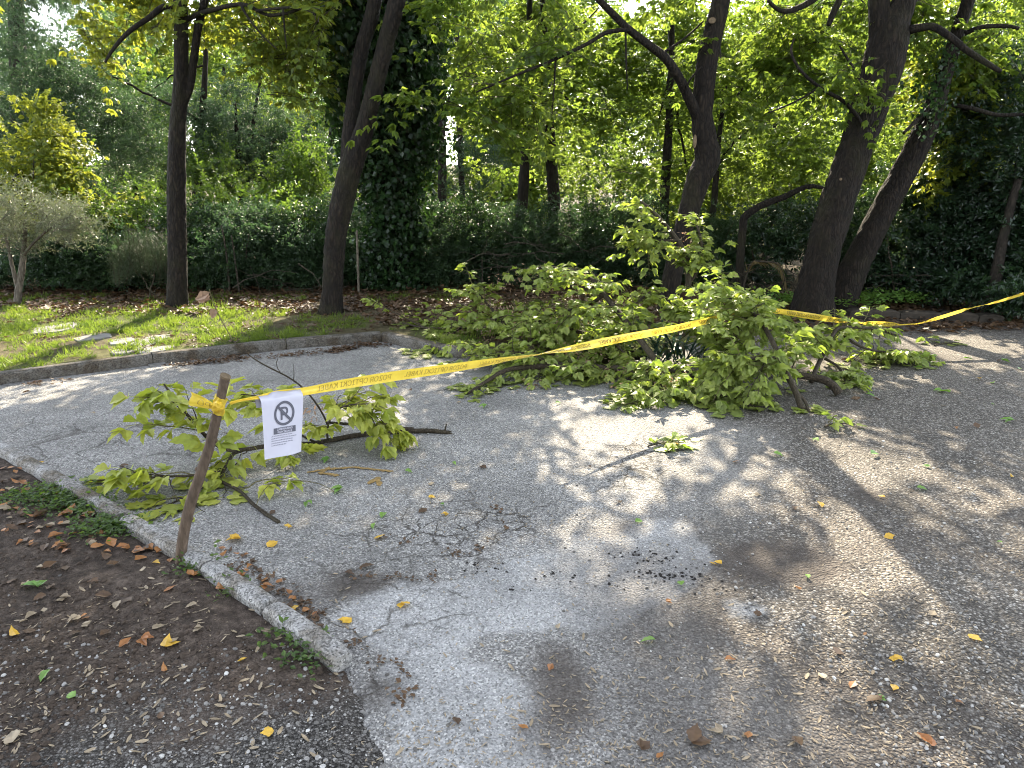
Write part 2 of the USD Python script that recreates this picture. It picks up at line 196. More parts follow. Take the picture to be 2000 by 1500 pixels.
# ------------------------------------------------------------------ geometry helpers
def spline(pts, n):
    pts = np.asarray(pts, float)
    if len(pts) == 2: pts = np.array([pts[0], .5 * (pts[0] + pts[1]), pts[1]])
    d = np.concatenate([[0], np.cumsum(np.linalg.norm(np.diff(pts[:, :3], axis=0), axis=1))])
    from scipy.interpolate import PchipInterpolator
    return PchipInterpolator(d, pts)(np.linspace(0, d[-1], n))
def tube(path, rad, seg=8, bark=0.0, seed=0, cap=True, flare=0.0):
    path = np.asarray(path, float); n = len(path); rad = np.broadcast_to(rad, (n,)).astype(float)
    t = unit(np.gradient(path, axis=0)); ref = np.array([0.31, 0.95, 0.05]) if abs(t[:, 2]).mean() > 0.5 else np.array([0.0, 0.05, 1.0])
    a = unit(np.cross(np.broadcast_to(ref, t.shape), t)); b = np.cross(t, a)
    ang = np.linspace(0, 2 * np.pi, seg, endpoint=False)
    rr = np.repeat(rad[:, None], seg, 1)
    if bark:
        s = np.concatenate([[0], np.cumsum(np.linalg.norm(np.diff(path, axis=0), axis=1))])
        q = np.stack(np.broadcast_arrays(np.cos(ang)[None] * 3.0, np.sin(ang)[None] * 3.0, s[:, None] * 2.2), -1)
        big = meshkit.fbm(q * 0.6 + seed * 7.3, 3, seed) - 0.5
        q2 = np.stack(np.broadcast_arrays(np.cos(ang)[None] * 5.0, np.sin(ang)[None] * 5.0, s[:, None] * 6.0), -1)
        ridge = np.abs(meshkit.fbm(q2 + 3.1, 3, seed + 9) - 0.5) * 2
        rr = rr * (1 + 0.35 * bark * big * 2 - bark * 0.55 * (1 - sstep(0, .28, ridge)))
        if flare:
            k = np.exp(-s / 0.16)[:, None]; rr = rr * (1 + flare * k * (0.65 + 0.6 * np.cos(ang * 4 + seed)[None]))
    v = path[:, None] + rr[..., None] * (np.cos(ang)[None, :, None] * a[:, None] + np.sin(ang)[None, :, None] * b[:, None])
    i = np.arange(n - 1)[:, None] * seg; j = np.arange(seg)[None]; k = (j + 1) % seg
    f = np.concatenate([np.stack([i + j, i + k, i + seg + k], -1).reshape(-1, 3), np.stack([i + j, i + seg + k, i + seg + j], -1).reshape(-1, 3)])
    v = v.reshape(-1, 3)
    if cap:
        v = np.vstack([v, path[-1:], path[:1]]); m = len(v)
        jj = np.arange(seg); kk = (jj + 1) % seg; o = (n - 1) * seg
        f = np.vstack([f, np.stack([o + jj, o + kk, np.full(seg, m - 2)], -1), np.stack([kk, jj, np.full(seg, m - 1)], -1)])
    return v, f
def join(ms):
    vs, fs, n = [], [], 0
    for v, f in ms: vs.append(v); fs.append(np.asarray(f) + n); n += len(v)
    return np.vstack(vs), np.vstack(fs)
def px_path(pts, n, Ydef=None):
    """[(u, v, Y, radius px)] -> smooth path, radii in metres."""
    q = np.array([[*at(u, v, Y), r * Y / FPX] for u, v, Y, r in pts])
    s = spline(q, n); return s[:, :3], s[:, 3]

# leaf templates: unit length along y, unit width along x, z = lift
T_LO = (np.array([[0, 0, 0], [-.5, .42, .06], [.5, .42, .06], [0, .5, -.03], [0, 1, -.08]]), np.array([[0, 3, 1], [0, 2, 3], [3, 4, 1], [3, 2, 4]]))
def outline(w, fold=0.10, curl=-0.12, rag=0.0, seed=0):
    """A fuller leaf: midrib and two rows of edge points."""
    r = R(seed); ys = np.linspace(0, 1, len(w)); V, F = [], []
    for i, y in enumerate(ys):
        z = curl * y * y
        V += [[0, y, z], [-w[i] / 2 * (1 + rag * r.uniform(-1, 1)), y + rag * .12 * r.uniform(-1, 1), z + fold * w[i]], [w[i] / 2 * (1 + rag * r.uniform(-1, 1)), y + rag * .12 * r.uniform(-1, 1), z + fold * w[i]]]
    for i in range(len(w) - 1):
        a, b = 3 * i, 3 * i + 3
        F += [[a, b, a + 1], [b, b + 1, a + 1], [a, a + 2, b], [b, a + 2, b + 2]]
    V, F = np.array(V, float), np.array(F)
    k = trimesh.Trimesh(V, F, process=False); keep = k.area_faces > 1e-7
    return V, F[keep]
T_MID = outline([0.02, .62, .95, 1.0, .62, .66, .22, .01], 0.12, -0.16)          # toothed shoulder like a box elder leaflet
T_MID2 = outline([0.02, .75, 1.0, .78, .80, .35, .01], 0.14, -0.22)
T_OV = outline([0.02, .7, 1.0, .85, .45, .02], 0.10, -0.12)
T_DRY = [outline(w, f, c, .22, 40 + i) for i, (w, f, c) in enumerate([([.03, .5, .85, 1.0, .98, .85, .55, .3, .02], .16, .22), ([.03, .7, 1.0, .92, .95, .7, .6, .25, .02], .10, -.16), ([.03, .4, .75, 1.0, .9, .95, .6, .2, .02], .05, .10), ([.03, .6, .95, 1.0, .8, .7, .4, .2, .02], -.14, .2), ([.03, .55, .9, .95, 1.0, .75, .45, .3, .02], .2, -.1), ([.03, .6, .8, 1.0, .95, .9, .5, .2, .02], .04, .04)])]
def place(T, P, D, N, L, W):
    P, D, N = np.atleast_2d(P), unit(np.atleast_2d(D)), np.atleast_2d(N)
    S = unit(np.cross(D, N)); N = np.cross(S, D)
    L, W = np.broadcast_to(L, (len(P),)), np.broadcast_to(W, (len(P),))
    tv, tf = T
    v = P[:, None] + (tv[None, :, 1, None] * L[:, None, None]) * D[:, None] + (tv[None, :, 0, None] * W[:, None, None]) * S[:, None] + (tv[None, :, 2, None] * L[:, None, None]) * N[:, None]
    f = tf[None] + (np.arange(len(P)) * len(tv))[:, None, None]
    return v.reshape(-1, 3), f.reshape(-1, 3)

# ------------------------------------------------------------------ sprays (prototypes of the crowns)
def spray(seed, kind):
    r = R(seed); leaves, sticks = [], []
    def stick(a, d, ln, rad, sag=0.0, n=6):
        t = np.linspace(0, 1, n)[:, None]; p = a + d * ln * t + np.array([0, 0, -sag]) * ln * t * t + np.cumsum(r.normal(0, .008 * ln, (n, 3)), 0)
        sticks.append(tube(p, np.linspace(rad, rad * .4, n), 3, cap=False)); return p
    if kind == 'maple':
        for b in range(r.integers(3, 5)):
            d = unit(np.array([r.normal(0, .6), 1.0 + r.normal(0, .3), r.normal(-.15, .35)])); ln = r.uniform(.35, .75)
            p = stick(np.zeros(3) + r.normal(0, .03, 3), d, ln, .004, .35, 8)
            for i in range(1, 8):
                for sgn in (-1, 1):
                    if r.random() < .15: continue
                    side = unit(np.cross(d, [0, 0, 1])) * sgn
                    pd = unit(side + d * r.uniform(.1, .7) + np.array([0, 0, r.uniform(-.6, .15)])); c = p[i] + pd * r.uniform(.04, .09)
                    nl = r.choice([3, 3, 5]); L = r.uniform(.055, .09)
                    for k in range(nl):
                        q = (k - (nl - 1) / 2)
                        dd = unit(pd + np.cross(pd, [0, 0, 1]) * q * .75 + np.array([0, 0, r.uniform(-.9, -.15)]))
                        base = c if k == nl // 2 else c - pd * .012 * abs(q)
                        leaves.append(place(T_LO, base, dd, np.array([r.normal(0, .35), r.normal(0, .35), 1]), L * r.uniform(.8, 1.1), L * r.uniform(.5, .68)))
    elif kind in ('dark', 'shrub', 'laurel', 'olive'):
        nb, LN, L0, asp = {'dark': (7, .5, .045, .5), 'shrub': (6, .5, .055, .55), 'laurel': (6, .45, .068, .46), 'olive': (6, .4, .05, .2)}[kind]
        for b in range(nb):
            d = unit(np.array([r.normal(0, .7), 1.0 + r.normal(0, .4), r.normal(.1, .5)])); ln = LN * r.uniform(.5, 1.1)
            a = np.array([r.normal(0, .06), r.uniform(-.1, .1), r.normal(0, .06)]); p = stick(a, d, ln, .003, .1, 6)
            m = int(ln / (L0 * (.5 if kind != 'laurel' else .36)))
            tt = (np.arange(m) + .8) / m * 5; i0 = np.clip(tt.astype(int), 0, 4); q = p[i0] + (p[i0 + 1] - p[i0]) * (tt - i0)[:, None]
            for s in range(2):
                th = r.uniform(0, 2 * np.pi, m); u1 = unit(np.cross(d, [.2, .1, 1])); u2 = np.cross(d, u1)
                rad = np.cos(th)[:, None] * u1 + np.sin(th)[:, None] * u2
                D = unit(rad + d * r.uniform(.3, 1.1, (m, 1)) + np.array([0, 0, -.1]))
                N = np.array([0, 0, 1]) + r.normal(0, .55, (m, 3)); L = L0 * r.uniform(.7, 1.2, m)
                leaves.append(place(T_LO, q + D * .006, D, N, L, L * asp * r.uniform(.85, 1.15, m)))
    elif kind == 'ivy':
        m = 46; P = np.stack([r.normal(0, .13, m), r.normal(0, .13, m), r.normal(0, .16, m)], 1)
        D = unit(np.stack([r.normal(0, .5, m), .5 + r.normal(0, .4, m), -.8 + r.normal(0, .3, m)], 1)); L = r.uniform(.05, .085, m)
        leaves.append(place(T_LO, P, D, np.stack([r.normal(0, .4, m), .8 + r.normal(0, .3, m), .7 + r.normal(0, .3, m)], 1), L, L * 1.0))
        stick(np.array([0, 0, .2]), np.array([0.1, .1, -1.]), .45, .004)
    elif kind == 'needle':
        m = 260; th = r.uniform(0, 2 * np.pi, m); z = r.uniform(0, .45, m)
        P = np.stack([r.normal(0, .03, m), r.normal(0, .03, m), z], 1); D = unit(np.stack([np.cos(th), np.sin(th), r.uniform(.6, 1.6, m)], 1))
        leaves.append(place(T_LO, P, D, r.normal(0, 1, (m, 3)) + [0, 0, .3], .035, .004)); stick(np.zeros(3), np.array([0, 0, 1.]), .5, .004)
    elif kind == 'grass':
        m = 34; P = np.stack([r.normal(0, .035, m), r.normal(0, .035, m), np.zeros(m)], 1); D = unit(np.stack([r.normal(0, .55, m), r.normal(0, .55, m), np.ones(m)], 1))
        L = r.uniform(.025, .075, m); leaves.append(place(T_LO, P, D, r.normal(0, 1, (m, 3)) + [0, .2, .2], L, .006))
    elif kind == 'herb':
        m = 26; P = np.stack([r.normal(0, .05, m), r.normal(0, .05, m), r.uniform(.005, .05, m)], 1); th = r.uniform(0, 2 * np.pi, m)
        leaves.append(place(T_LO, P, np.stack([np.cos(th), np.sin(th), r.uniform(-.2, .7, m)], 1), np.array([0, 0, 1]) + r.normal(0, .3, (m, 3)), r.uniform(.02, .04, m), .018))
    elif kind == 'litter':
        for i in range(9):
            th = r.uniform(0, 6.28); leaves.append(place(T_DRY[i % 6], np.array([r.normal(0, .08), r.normal(0, .08), r.uniform(.004, .02)]), np.array([math.cos(th), math.sin(th), r.uniform(-.1, .2)]), np.array([r.normal(0, .3), r.normal(0, .3), 1]), r.uniform(.04, .08), r.uniform(.025, .05)))
    elif kind == 'seed':
        leaves.append(place(outline([.12, .22, .3, .26, .1], .05, .06), np.zeros(3), np.array([0, 1, .0]), np.array([0, 0, 1.]), 1.0, .9))
    lv, st = join(leaves), (join(sticks) if sticks else None)
    if kind in ('maple', 'dark', 'shrub', 'laurel', 'olive'):      # centred on its leaves
        c = lv[0].mean(0); lv = (lv[0] - c, lv[1]); st = (st[0] - c, st[1])
    return lv, st
SPRAYS = {}
def sprays(kind, n=4):
    if kind not in SPRAYS: SPRAYS[kind] = [spray(1000 + 17 * i + sum(map(ord, kind)), kind) for i in range(n)]
    return SPRAYS[kind]
def quats(yaw, tx, ty):
    """yaw about z after small tilts about x and y."""
    out = []
    for a, b, c in zip(yaw, tx, ty):
        q = Gf.Rotation(Gf.Vec3d(1, 0, 0), math.degrees(b)) * Gf.Rotation(Gf.Vec3d(0, 1, 0), math.degrees(c)) * Gf.Rotation(Gf.Vec3d(0, 0, 1), math.degrees(a))
        g = q.GetQuat(); out.append(Gf.Quath(float(g.GetReal()), *map(float, g.GetImaginary())))
    return Vt.QuathArray(out)
def instances(parent, name, kind, mat, P, origin=(0, 0, 0), scale=(.75, 1.25), tilt=.35, seed=0, yaw=None, stickmat=None, protos=None, label=None, cat=None, flat=None, stems=True):
    path = numbered(parent, name); pi = UsdGeom.PointInstancer.Define(stage, path); r = R(seed + 77)
    pr = []
    for i, (lv, st) in enumerate(protos or sprays(kind)):
        pp = f'{path}/spray' + (f'_{i:03d}' if i else ''); UsdGeom.Xform.Define(stage, pp)
        usdkit.mesh(stage, pp + '/leaves', lv, mat)
        if st is not None and stems: usdkit.mesh(stage, pp + '/stems', st, stickmat or TWIG)
        pr.append(Sdf.Path(pp))
    n = len(P); pi.CreatePrototypesRel().SetTargets(pr)
    pi.CreateProtoIndicesAttr(Vt.IntArray.FromNumpy(r.integers(0, len(pr), n).astype(np.int32)))
    pi.CreatePositionsAttr(Vt.Vec3fArray.FromNumpy((np.asarray(P) - np.asarray(origin)).astype(np.float32)))
    y = r.uniform(0, 2 * np.pi, n) if yaw is None else yaw
    pi.CreateOrientationsAttr(quats(y, r.normal(0, tilt, n), r.normal(0, tilt, n)))
    s = r.uniform(*scale, n); s3 = np.repeat(s[:, None], 3, 1)
    if flat is not None: s3[:, 2] *= flat
    pi.CreateScalesAttr(Vt.Vec3fArray.FromNumpy(s3.astype(np.float32)))
    tag(pi, label, cat, kind='stuff'); return pi

# ------------------------------------------------------------------ where the sun comes through the canopy (gaps between the leaf sprays)
LIT_PX = [
    [(1040, 880), (1120, 845), (1200, 825), (1290, 790), (1400, 800), (1440, 835), (1430, 900), (1400, 940), (1330, 970), (1230, 1010), (1170, 960), (1120, 910)],
    [(1560, 960), (1640, 980), (1710, 1035), (1800, 1100), (1880, 1170), (1945, 1250), (1860, 1250), (1760, 1200), (1690, 1110), (1610, 1030)],
    [(1650, 1250), (1760, 1265), (1830, 1340), (1860, 1500), (1690, 1500), (1660, 1350)],
    [(1570, 845), (1640, 810), (1760, 870), (1900, 930), (2000, 975), (2000, 1030), (1880, 965), (1740, 900), (1650, 870), (1590, 870)],
    [(1000, 1110), (1060, 1090), (1180, 1090), (1250, 1130), (1200, 1190), (1060, 1180)],
    [(1720, 650), (2000, 665), (2000, 700), (1850, 700)], [(1700, 720), (1860, 730), (1800, 760), (1690, 740)],
    [(0, 598), (260, 608), (430, 600), (500, 622), (380, 640), (230, 660), (120, 690), (0, 710), (0, 668), (120, 640), (0, 650)],
    [(560, 668), (740, 650), (745, 656), (560, 682)],
    [(1480, 1050), (1600, 1060), (1610, 1100), (1510, 1110)], [(1480, 1180), (1540, 1200), (1500, 1240)]]
LIT = [gpoly(p) for p in LIT_PX]
def lit_from(pts, Y):
    q = np.array([at(u, v, Y) for u, v in pts]); q = q - SUN * (q[:, 2:3] / SUN[2]); return Polygon(q[:, :2]).buffer(0)
LIT += [lit_from([(1080, 540), (1330, 560), (1400, 640), (1330, 760), (1150, 760), (1100, 690), (1180, 620)], 6.2),
        lit_from([(1190, 370), (1370, 400), (1370, 560), (1290, 560), (1210, 470)], 7.3), lit_from([(1560, 640), (1780, 650), (1780, 700), (1640, 760), (1560, 740)], 6.0), lit_from([(1300, 690), (1420, 640), (1480, 700), (1400, 790), (1200, 790)], 5.4),
        lit_from([(20, 350), (170, 400), (170, 480), (20, 500)], 8.6)]
LITG = shapely.union_all(LIT).buffer(.19); shapely.prepare(LITG)
SKYGAPS = [Polygon(p) for p in ([(845, 190), (890, 170), (895, 330), (850, 330)], [(60, 10), (115, 0), (110, 55), (70, 50)], [(362, 225), (390, 225), (388, 290), (362, 300)], [(1245, 0), (1265, 0), (1262, 20)], [(1590, 0), (1630, 0), (1620, 40)], [(630, 270), (660, 270), (655, 300)])]
BACK = [([(380, 0), (660, 0), (660, 210), (450, 200), (300, 110)], 8.8, 10.0, .85), ([(1380, 0), (1950, 0), (1950, 400), (1450, 350)], 8.6, 9.9, .7), ([(880, 0), (1370, 0), (1370, 380), (900, 350)], 8.5, 9.8, .7),
        ([(0, 200), (190, 200), (190, 440), (0, 440)], 10.6, 11.4, .9), ([(370, 280), (650, 280), (650, 450), (380, 450)], 12.0, 13.2, .8), ([(1700, 200), (2050, 200), (2050, 560), (1700, 560)], 9.4, 10.3, .8), ([(800, 380), (1300, 380), (1300, 520), (800, 520)], 10.6, 11.6, .7), ([(0, 350), (180, 400), (180, 490), (0, 500)], 8.6, 9.4, .85)]
BACKP = [(lit_from(p, Y).buffer(.1), y1, pr) for p, Y, y1, pr in BACK]
def opened(P, gap=True, grow=0.0):
    P = np.asarray(P); g = P - SUN * (P[:, 2:3] / SUN[2])
    hit = shapely.contains_xy(LITG, g[:, 0], g[:, 1]) & (P[:, 2] > (grow or 1.9))
    rr = R(len(P)).random(len(P))
    for poly, y1, pr in BACKP: hit |= shapely.contains_xy(poly, g[:, 0], g[:, 1]) & (P[:, 1] > y1) & (rr < pr)
    if gap:
        q = pix(P)
        for s in SKYGAPS: hit |= shapely.contains_xy(s, q[:, 0], q[:, 1])
    return P[~hit]
def ball(c, rad, n, seed, thr=0.42, sc=0.9, shell=0.5):
    """Clumped points in an ellipsoid."""
    r = R(seed); out = np.zeros((0, 3)); c, rad = np.asarray(c, float), np.asarray(rad, float)
    while len(out) < n:
        d = unit(r.normal(0, 1, (4 * n, 3))) * (r.random((4 * n, 1)) ** (1 / 3) * (1 - shell) + shell * r.random((4 * n, 1)) ** .35)
        p = c + d * rad; p = p[meshkit.fbm(p * sc + seed, 3, seed) > thr + r.uniform(-.06, .06, len(p))]; out = np.vstack([out, p[p[:, 2] > .25]])
    return out[:n]
def zone(poly, Y0, Y1, n, seed, thr=0.40, sc=1.0):
    r = R(seed); P = Polygon(poly); x0, y0, x1, y1 = P.bounds; out = np.zeros((0, 3))
    while len(out) < n:
        u, v = r.uniform(x0, x1, 4 * n), r.uniform(y0, y1, 4 * n); k = shapely.contains_xy(P, u, v)
        p = at(u[k], v[k], r.uniform(Y0, Y1, k.sum())); p = p[meshkit.fbm(p * sc + seed, 3, seed) > thr]; out = np.vstack([out, p])
    return out[:int(n * .6)]
def above_frame(P, margin=.25, share=.2):
    P = P[(P[:, 2] > EYE + .225 * P[:, 1] + margin)]; return P[:int(len(P) * share)]

# ================================================================== THE SETTING
def grid(x0, x1, y0, y1, st):
    xs, ys = np.arange(x0, x1 + 1e-6, st), np.arange(y0, y1 + 1e-6, st); X, Y = np.meshgrid(xs, ys)
    ny, nx = X.shape; i = np.arange(ny - 1)[:, None] * nx + np.arange(nx - 1)[None]
    f = np.concatenate([np.stack([i, i + 1, i + nx + 1], -1).reshape(-1, 3), np.stack([i, i + nx + 1, i + nx], -1).reshape(-1, 3)])
    return X, Y, f
def select(v, f, inside):
    k = f[inside[f].all(1)]; u, inv = np.unique(k, return_inverse=True); return v[u], inv.reshape(-1, 3), u
# far ground, coarse, one sheet to the horizon
X, Y, f = grid(-150, 150, -60, 240, 3.0)
z = -0.06 + 0.0 * X + np.where(Y > 24, (Y - 24) * .03, 0)
top('ground', (np.stack([X, Y, z], -1).reshape(-1, 3), f), FLOOR, 'brown forest floor under and beyond the trees', kind='structure')
KN = [G(-260, 745), G(0, 870), G(265, 1022), G(425, 1113), G(520, 1168), G(570, 1215), G(690, 1296)]    # near kerb, its lot-side foot roughly
KF = [G(-420, 812), G(0, 752), G(300, 712), G(560, 682), G(745, 667)]                                     # far kerb, front foot
KC = [G(745, 667), G(860, 694), G(1030, 722), G(1130, 740)]
near_line = [p[:2] for p in KN] + [G(760, 1500)[:2], np.array([-.15, .3])]
lot_poly = Polygon([tuple(p) for p in near_line] + [(8, .3), (8.5, 9.2), (3.0, 9.2), (1.9, 7.0)] + [tuple(p[:2]) for p in KC[::-1]] + [tuple(p[:2]) for p in KF[::-1][1:]]).buffer(0)
X, Y, f = grid(-6.2, 7.6, .5, 9.0, .03); P2 = np.stack([X, Y, 0 * X], -1)
def raster(polys, blur, noise=.5, sc=3.0, seed=0, lo=.35, hi=.65):
    m = np.zeros(X.shape)
    for p in polys:
        p = gpoly(p); m[shapely.contains_xy(p, X, Y)] = 1
    m = gaussian_filter(m, blur / .03); n = meshkit.fbm(P2 * sc + seed, 5, seed) - .5
    return sstep(lo, hi, m + noise * n * (m > .02))
pale = raster([[(745, 1285), (870, 1265), (960, 1300), (1020, 1340), (1060, 1440), (1060, 1520), (770, 1520), (770, 1400)], [(620, 1200), (760, 1150), (900, 1130), (1050, 1090), (1180, 1030), (1330, 1010), (1390, 1080), (1340, 1150), (1240, 1210), (1100, 1240), (950, 1230), (860, 1290), (740, 1270)],
               [(1420, 1170), (1490, 1190), (1480, 1215), (1420, 1195)]], .045, 1.1, 6.0, 3, .4, .55) * .92
dirt = raster([[(1085, 1068), (1140, 1030), (1210, 1012), (1290, 990), (1250, 1045), (1170, 1065)], [(1380, 1090), (1450, 1060), (1540, 1050), (1640, 1080), (1650, 1130), (1560, 1160), (1420, 1150)],
               [(590, 1130), (700, 1110), (840, 1120), (820, 1150), (700, 1170), (620, 1165)], [(860, 1215), (900, 1200), (915, 1240), (870, 1245)], [(1540, 815), (1580, 810), (1590, 850), (1560, 850)],
               [(1020, 1250), (1150, 1270), (1200, 1350), (1120, 1500), (1070, 1500), (1050, 1380)], [(1240, 1400), (1400, 1440), (1500, 1500), (1230, 1500)], [(690, 1290), (740, 1285), (765, 1400), (760, 1520), (700, 1520)],
               [(400, 1080), (560, 1150), (620, 1220), (590, 1230), (500, 1170), (420, 1120)], [(1620, 930), (1760, 960), (1720, 1000), (1640, 960)], [(1880, 1120), (1990, 1180), (1960, 1230), (1900, 1180)]], .09, .9, 2.6, 11, .3, .85) * .85
dirt = np.maximum(dirt, .55 * sstep(.52, .75, meshkit.fbm(P2 * 1.1 + 4, 5, 8)) * sstep(1.4, 3.2, X + .3 * (4 - Y)))
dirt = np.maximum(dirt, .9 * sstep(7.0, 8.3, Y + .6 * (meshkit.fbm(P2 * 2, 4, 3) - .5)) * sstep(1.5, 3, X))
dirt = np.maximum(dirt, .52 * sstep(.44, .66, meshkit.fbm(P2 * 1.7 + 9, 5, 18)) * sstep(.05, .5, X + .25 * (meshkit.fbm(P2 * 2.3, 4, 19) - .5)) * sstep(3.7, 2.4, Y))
gravel = np.clip(sstep(.2, 1.4, X - .25 * (Y - 2) + .9 * (meshkit.fbm(P2 * 1.3, 4, 5) - .5)) + .25, 0, 1)
gravel = np.maximum(gravel, .25)
crack = raster([[(560, 960), (760, 1000), (900, 960), (1080, 960), (1130, 1010), (1040, 1090), (880, 1120), (660, 1110), (520, 1060)], [(1140, 960), (1330, 880), (1420, 900), (1300, 980), (1160, 1010)], [(1050, 830), (1330, 860), (1440, 920), (1200, 950)]], .25, .6, 2.0, 21, .25, .8)
crack = np.maximum(crack, .75 * sstep(.55, .68, meshkit.fbm(P2 * .9 + 20, 3, 2)))
Z = .010 * (meshkit.fbm(P2 * .8, 3, 4) - .5) + .006 * (meshkit.fbm(P2 * 6, 3, 9) - .5) + gravel * .006 * (meshkit.fbm(P2 * 25, 2, 10) - .5) - dirt * .004
core = gaussian_filter(shapely.contains_xy(lot_poly.buffer(.03), X, Y).astype(float), 2); Z = Z - .07 * (1 - sstep(0, .6, core))
inside = shapely.contains_xy(lot_poly.buffer(.4), X, Y).ravel()
v, fs, u = select(np.stack([X, Y, Z], -1).reshape(-1, 3), f, inside)
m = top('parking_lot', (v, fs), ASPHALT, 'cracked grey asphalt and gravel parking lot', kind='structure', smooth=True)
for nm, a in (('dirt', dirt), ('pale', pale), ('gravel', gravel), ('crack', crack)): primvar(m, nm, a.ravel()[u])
# soil bed in the near left corner
sx, sy, f = grid(-7, .5, .5, 7.0, .03); q = np.stack([sx, sy, 0 * sx], -1)
bed_poly = Polygon([tuple(p) for p in near_line] + [(-7, .3), (-7, 5.2)]).buffer(0)
inside = shapely.contains_xy(bed_poly.buffer(.12), sx, sy)
ins = np.vectorize(lambda a: a)(shapely.contains_xy(bed_poly, sx, sy)).astype(float); depth = gaussian_filter(ins, 3)
sz = -.03 + .055 * depth + .03 * (meshkit.fbm(q * 2.2, 4, 31) - .5) + .018 * (meshkit.fbm(q * 11, 3, 32) - .5)
sg = np.clip(sstep(.1, .5, -(sy - 2.12 - .3 * (sx + .8)) + .8 * (meshkit.fbm(q * 2.4, 4, 33) - .5)), 0, 1)
v, fs, u = select(np.stack([sx, sy, sz], -1).reshape(-1, 3), f, inside.ravel())
m = top('soil_bed', (v, fs), SOIL, 'dark bare soil with gravel in the near left corner', kind='structure', smooth=True); primvar(m, 'gravel', sg.ravel()[u])
def bed_z(P): return -.005 + .03 * 0 + 0 * P[..., 0] + .022
# grass verge and planting island behind the far kerbs
vx, vy, f = grid(-12, 4.2, 4.4, 12.5, .05); q = np.stack([vx, vy, 0 * vx], -1)
verge_poly = Polygon([tuple(p[:2]) for p in KF] + [tuple(p[:2]) for p in KC[1:]] + [(1.9, 7.0), (3.0, 9.2), (4.2, 12.6), (-12, 12.6), (-12, 4.4)]).buffer(0)
inside = shapely.contains_xy(verge_poly, vx, vy); dk = gaussian_filter(shapely.contains_xy(verge_poly, vx, vy).astype(float), 2)
vz = .0 + .075 * sstep(.45, 1, dk) + .05 * (meshkit.fbm(q * 1.1, 4, 41) - .5) + .015 * (meshkit.fbm(q * 7, 3, 42) - .5)
vg = sstep(.4, .6, meshkit.fbm(q * 1.2, 4, 43)) * sstep(9.2, 8.2, vy)
v, fs, u = select(np.stack([vx, vy, vz], -1).reshape(-1, 3), f, inside.ravel())
m = top('grass_verge', (v, fs), VERGE, 'raised verge of thin grass and leaf litter behind the far kerb', kind='structure', smooth=True); primvar(m, 'gravel', vg.ravel()[u])
from scipy.interpolate import RegularGridInterpolator
vz_of = RegularGridInterpolator((vy[:, 0], vx[0]), vz, bounds_error=False, fill_value=.05)
sz_of = RegularGridInterpolator((sy[:, 0], sx[0]), sz, bounds_error=False, fill_value=.0)
lz_of = RegularGridInterpolator((Y[:, 0], X[0]), Z, bounds_error=False, fill_value=-.02)
shapely.prepare(verge_poly); shapely.prepare(bed_poly)
def ground_z(P):
    P = np.atleast_2d(P); yx = P[:, [1, 0]]
    z = lz_of(yx); k = shapely.contains_xy(bed_poly, P[:, 0], P[:, 1]); z[k] = np.maximum(sz_of(yx)[k], -.02)
    k = shapely.contains_xy(verge_poly, P[:, 0], P[:, 1]); z[k] = vz_of(yx)[k]; return z

# ------------------------------------------------------------------ kerbs
def stone(a, b, w, h, seed, side, drop=0.0, round_end=0.0, lean=0.0):
    """A weathered concrete kerb length from a to b (foot of its lot face); side = unit vector away from the lot."""
    r = R(seed); L = np.linalg.norm(b - a); n = max(4, int(L / .04)); t = (b - a) / L
    prof = [(0, -.12), (0, h - .018), (.012, h - .004), (.03, h), (w - .03, h), (w - .012, h - .004), (w, h - .02), (w, -.12)]
    V = []
    for i in range(n + 1):
        s = i / n * L; e = min(s, L - s); k = 1 - round_end * math.exp(-e / .03)
        for (o, z) in prof:
            V.append(a + t * s + side * (w / 2 + (o - w / 2) * (0.7 + .3 * k)) + np.array([0, 0, z * (k if z > 0 else 1) - drop]))
    V = np.array(V); V += .0028 * (np.stack([meshkit.fbm(V * 9 + s, 4, seed + s) for s in range(3)], -1) - .5) * 2
    m = len(prof); F = []
    for i in range(n):
        for j in range(m - 1):
            p = i * m + j; F += [[p, p + m, p + m + 1], [p, p + m + 1, p + 1]]
    for o in (0, n * m):
        c = [[o, o + j, o + j + 1] for j in range(1, m - 1)]; F += c if o == 0 else [x[::-1] for x in c]
    return V, np.array(F)
def lot_side(a, b, sgn):
    t = unit(b - a); return np.array([-t[1], t[0], 0]) * sgn
def kerb_run(thing, pts, w, h, length, seed, sgn):
    i = 0
    for a, b in zip(pts[:-1], pts[1:]):
        L = np.linalg.norm(b - a); n = max(1, round(L / length)); t = unit(b - a)
        for k in range(n):
            p, q = a + (b - a) * k / n + t * .003, a + (b - a) * (k + 1) / n - t * .003
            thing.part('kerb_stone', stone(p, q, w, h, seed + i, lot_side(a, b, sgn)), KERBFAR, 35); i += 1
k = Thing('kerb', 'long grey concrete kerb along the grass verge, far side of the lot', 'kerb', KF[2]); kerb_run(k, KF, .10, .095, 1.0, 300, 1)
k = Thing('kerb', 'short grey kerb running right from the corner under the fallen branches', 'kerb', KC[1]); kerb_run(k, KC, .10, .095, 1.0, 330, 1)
k = Thing('kerb', 'low broken concrete kerb between dark soil and asphalt, beside the wooden stake', 'kerb', KN[2])
for i, (a, b, d, re, lab) in enumerate([((-260, 745), (0, 872), 0, 0, None), ((2, 874), (262, 1020), 0, .0, None), ((267, 1024), (424, 1112), .004, .05, None), ((428, 1115), (545, 1190), .006, .08, None), ((551, 1195), (690, 1296), .0, .25, 'separate rounded kerb piece at the near end')]):
    a, b = G(*a), G(*b); k.part('kerb_stone', stone(a, b, .078, .07, 350 + i, lot_side(a, b, -1), d, re), KERB, 35, label=lab)
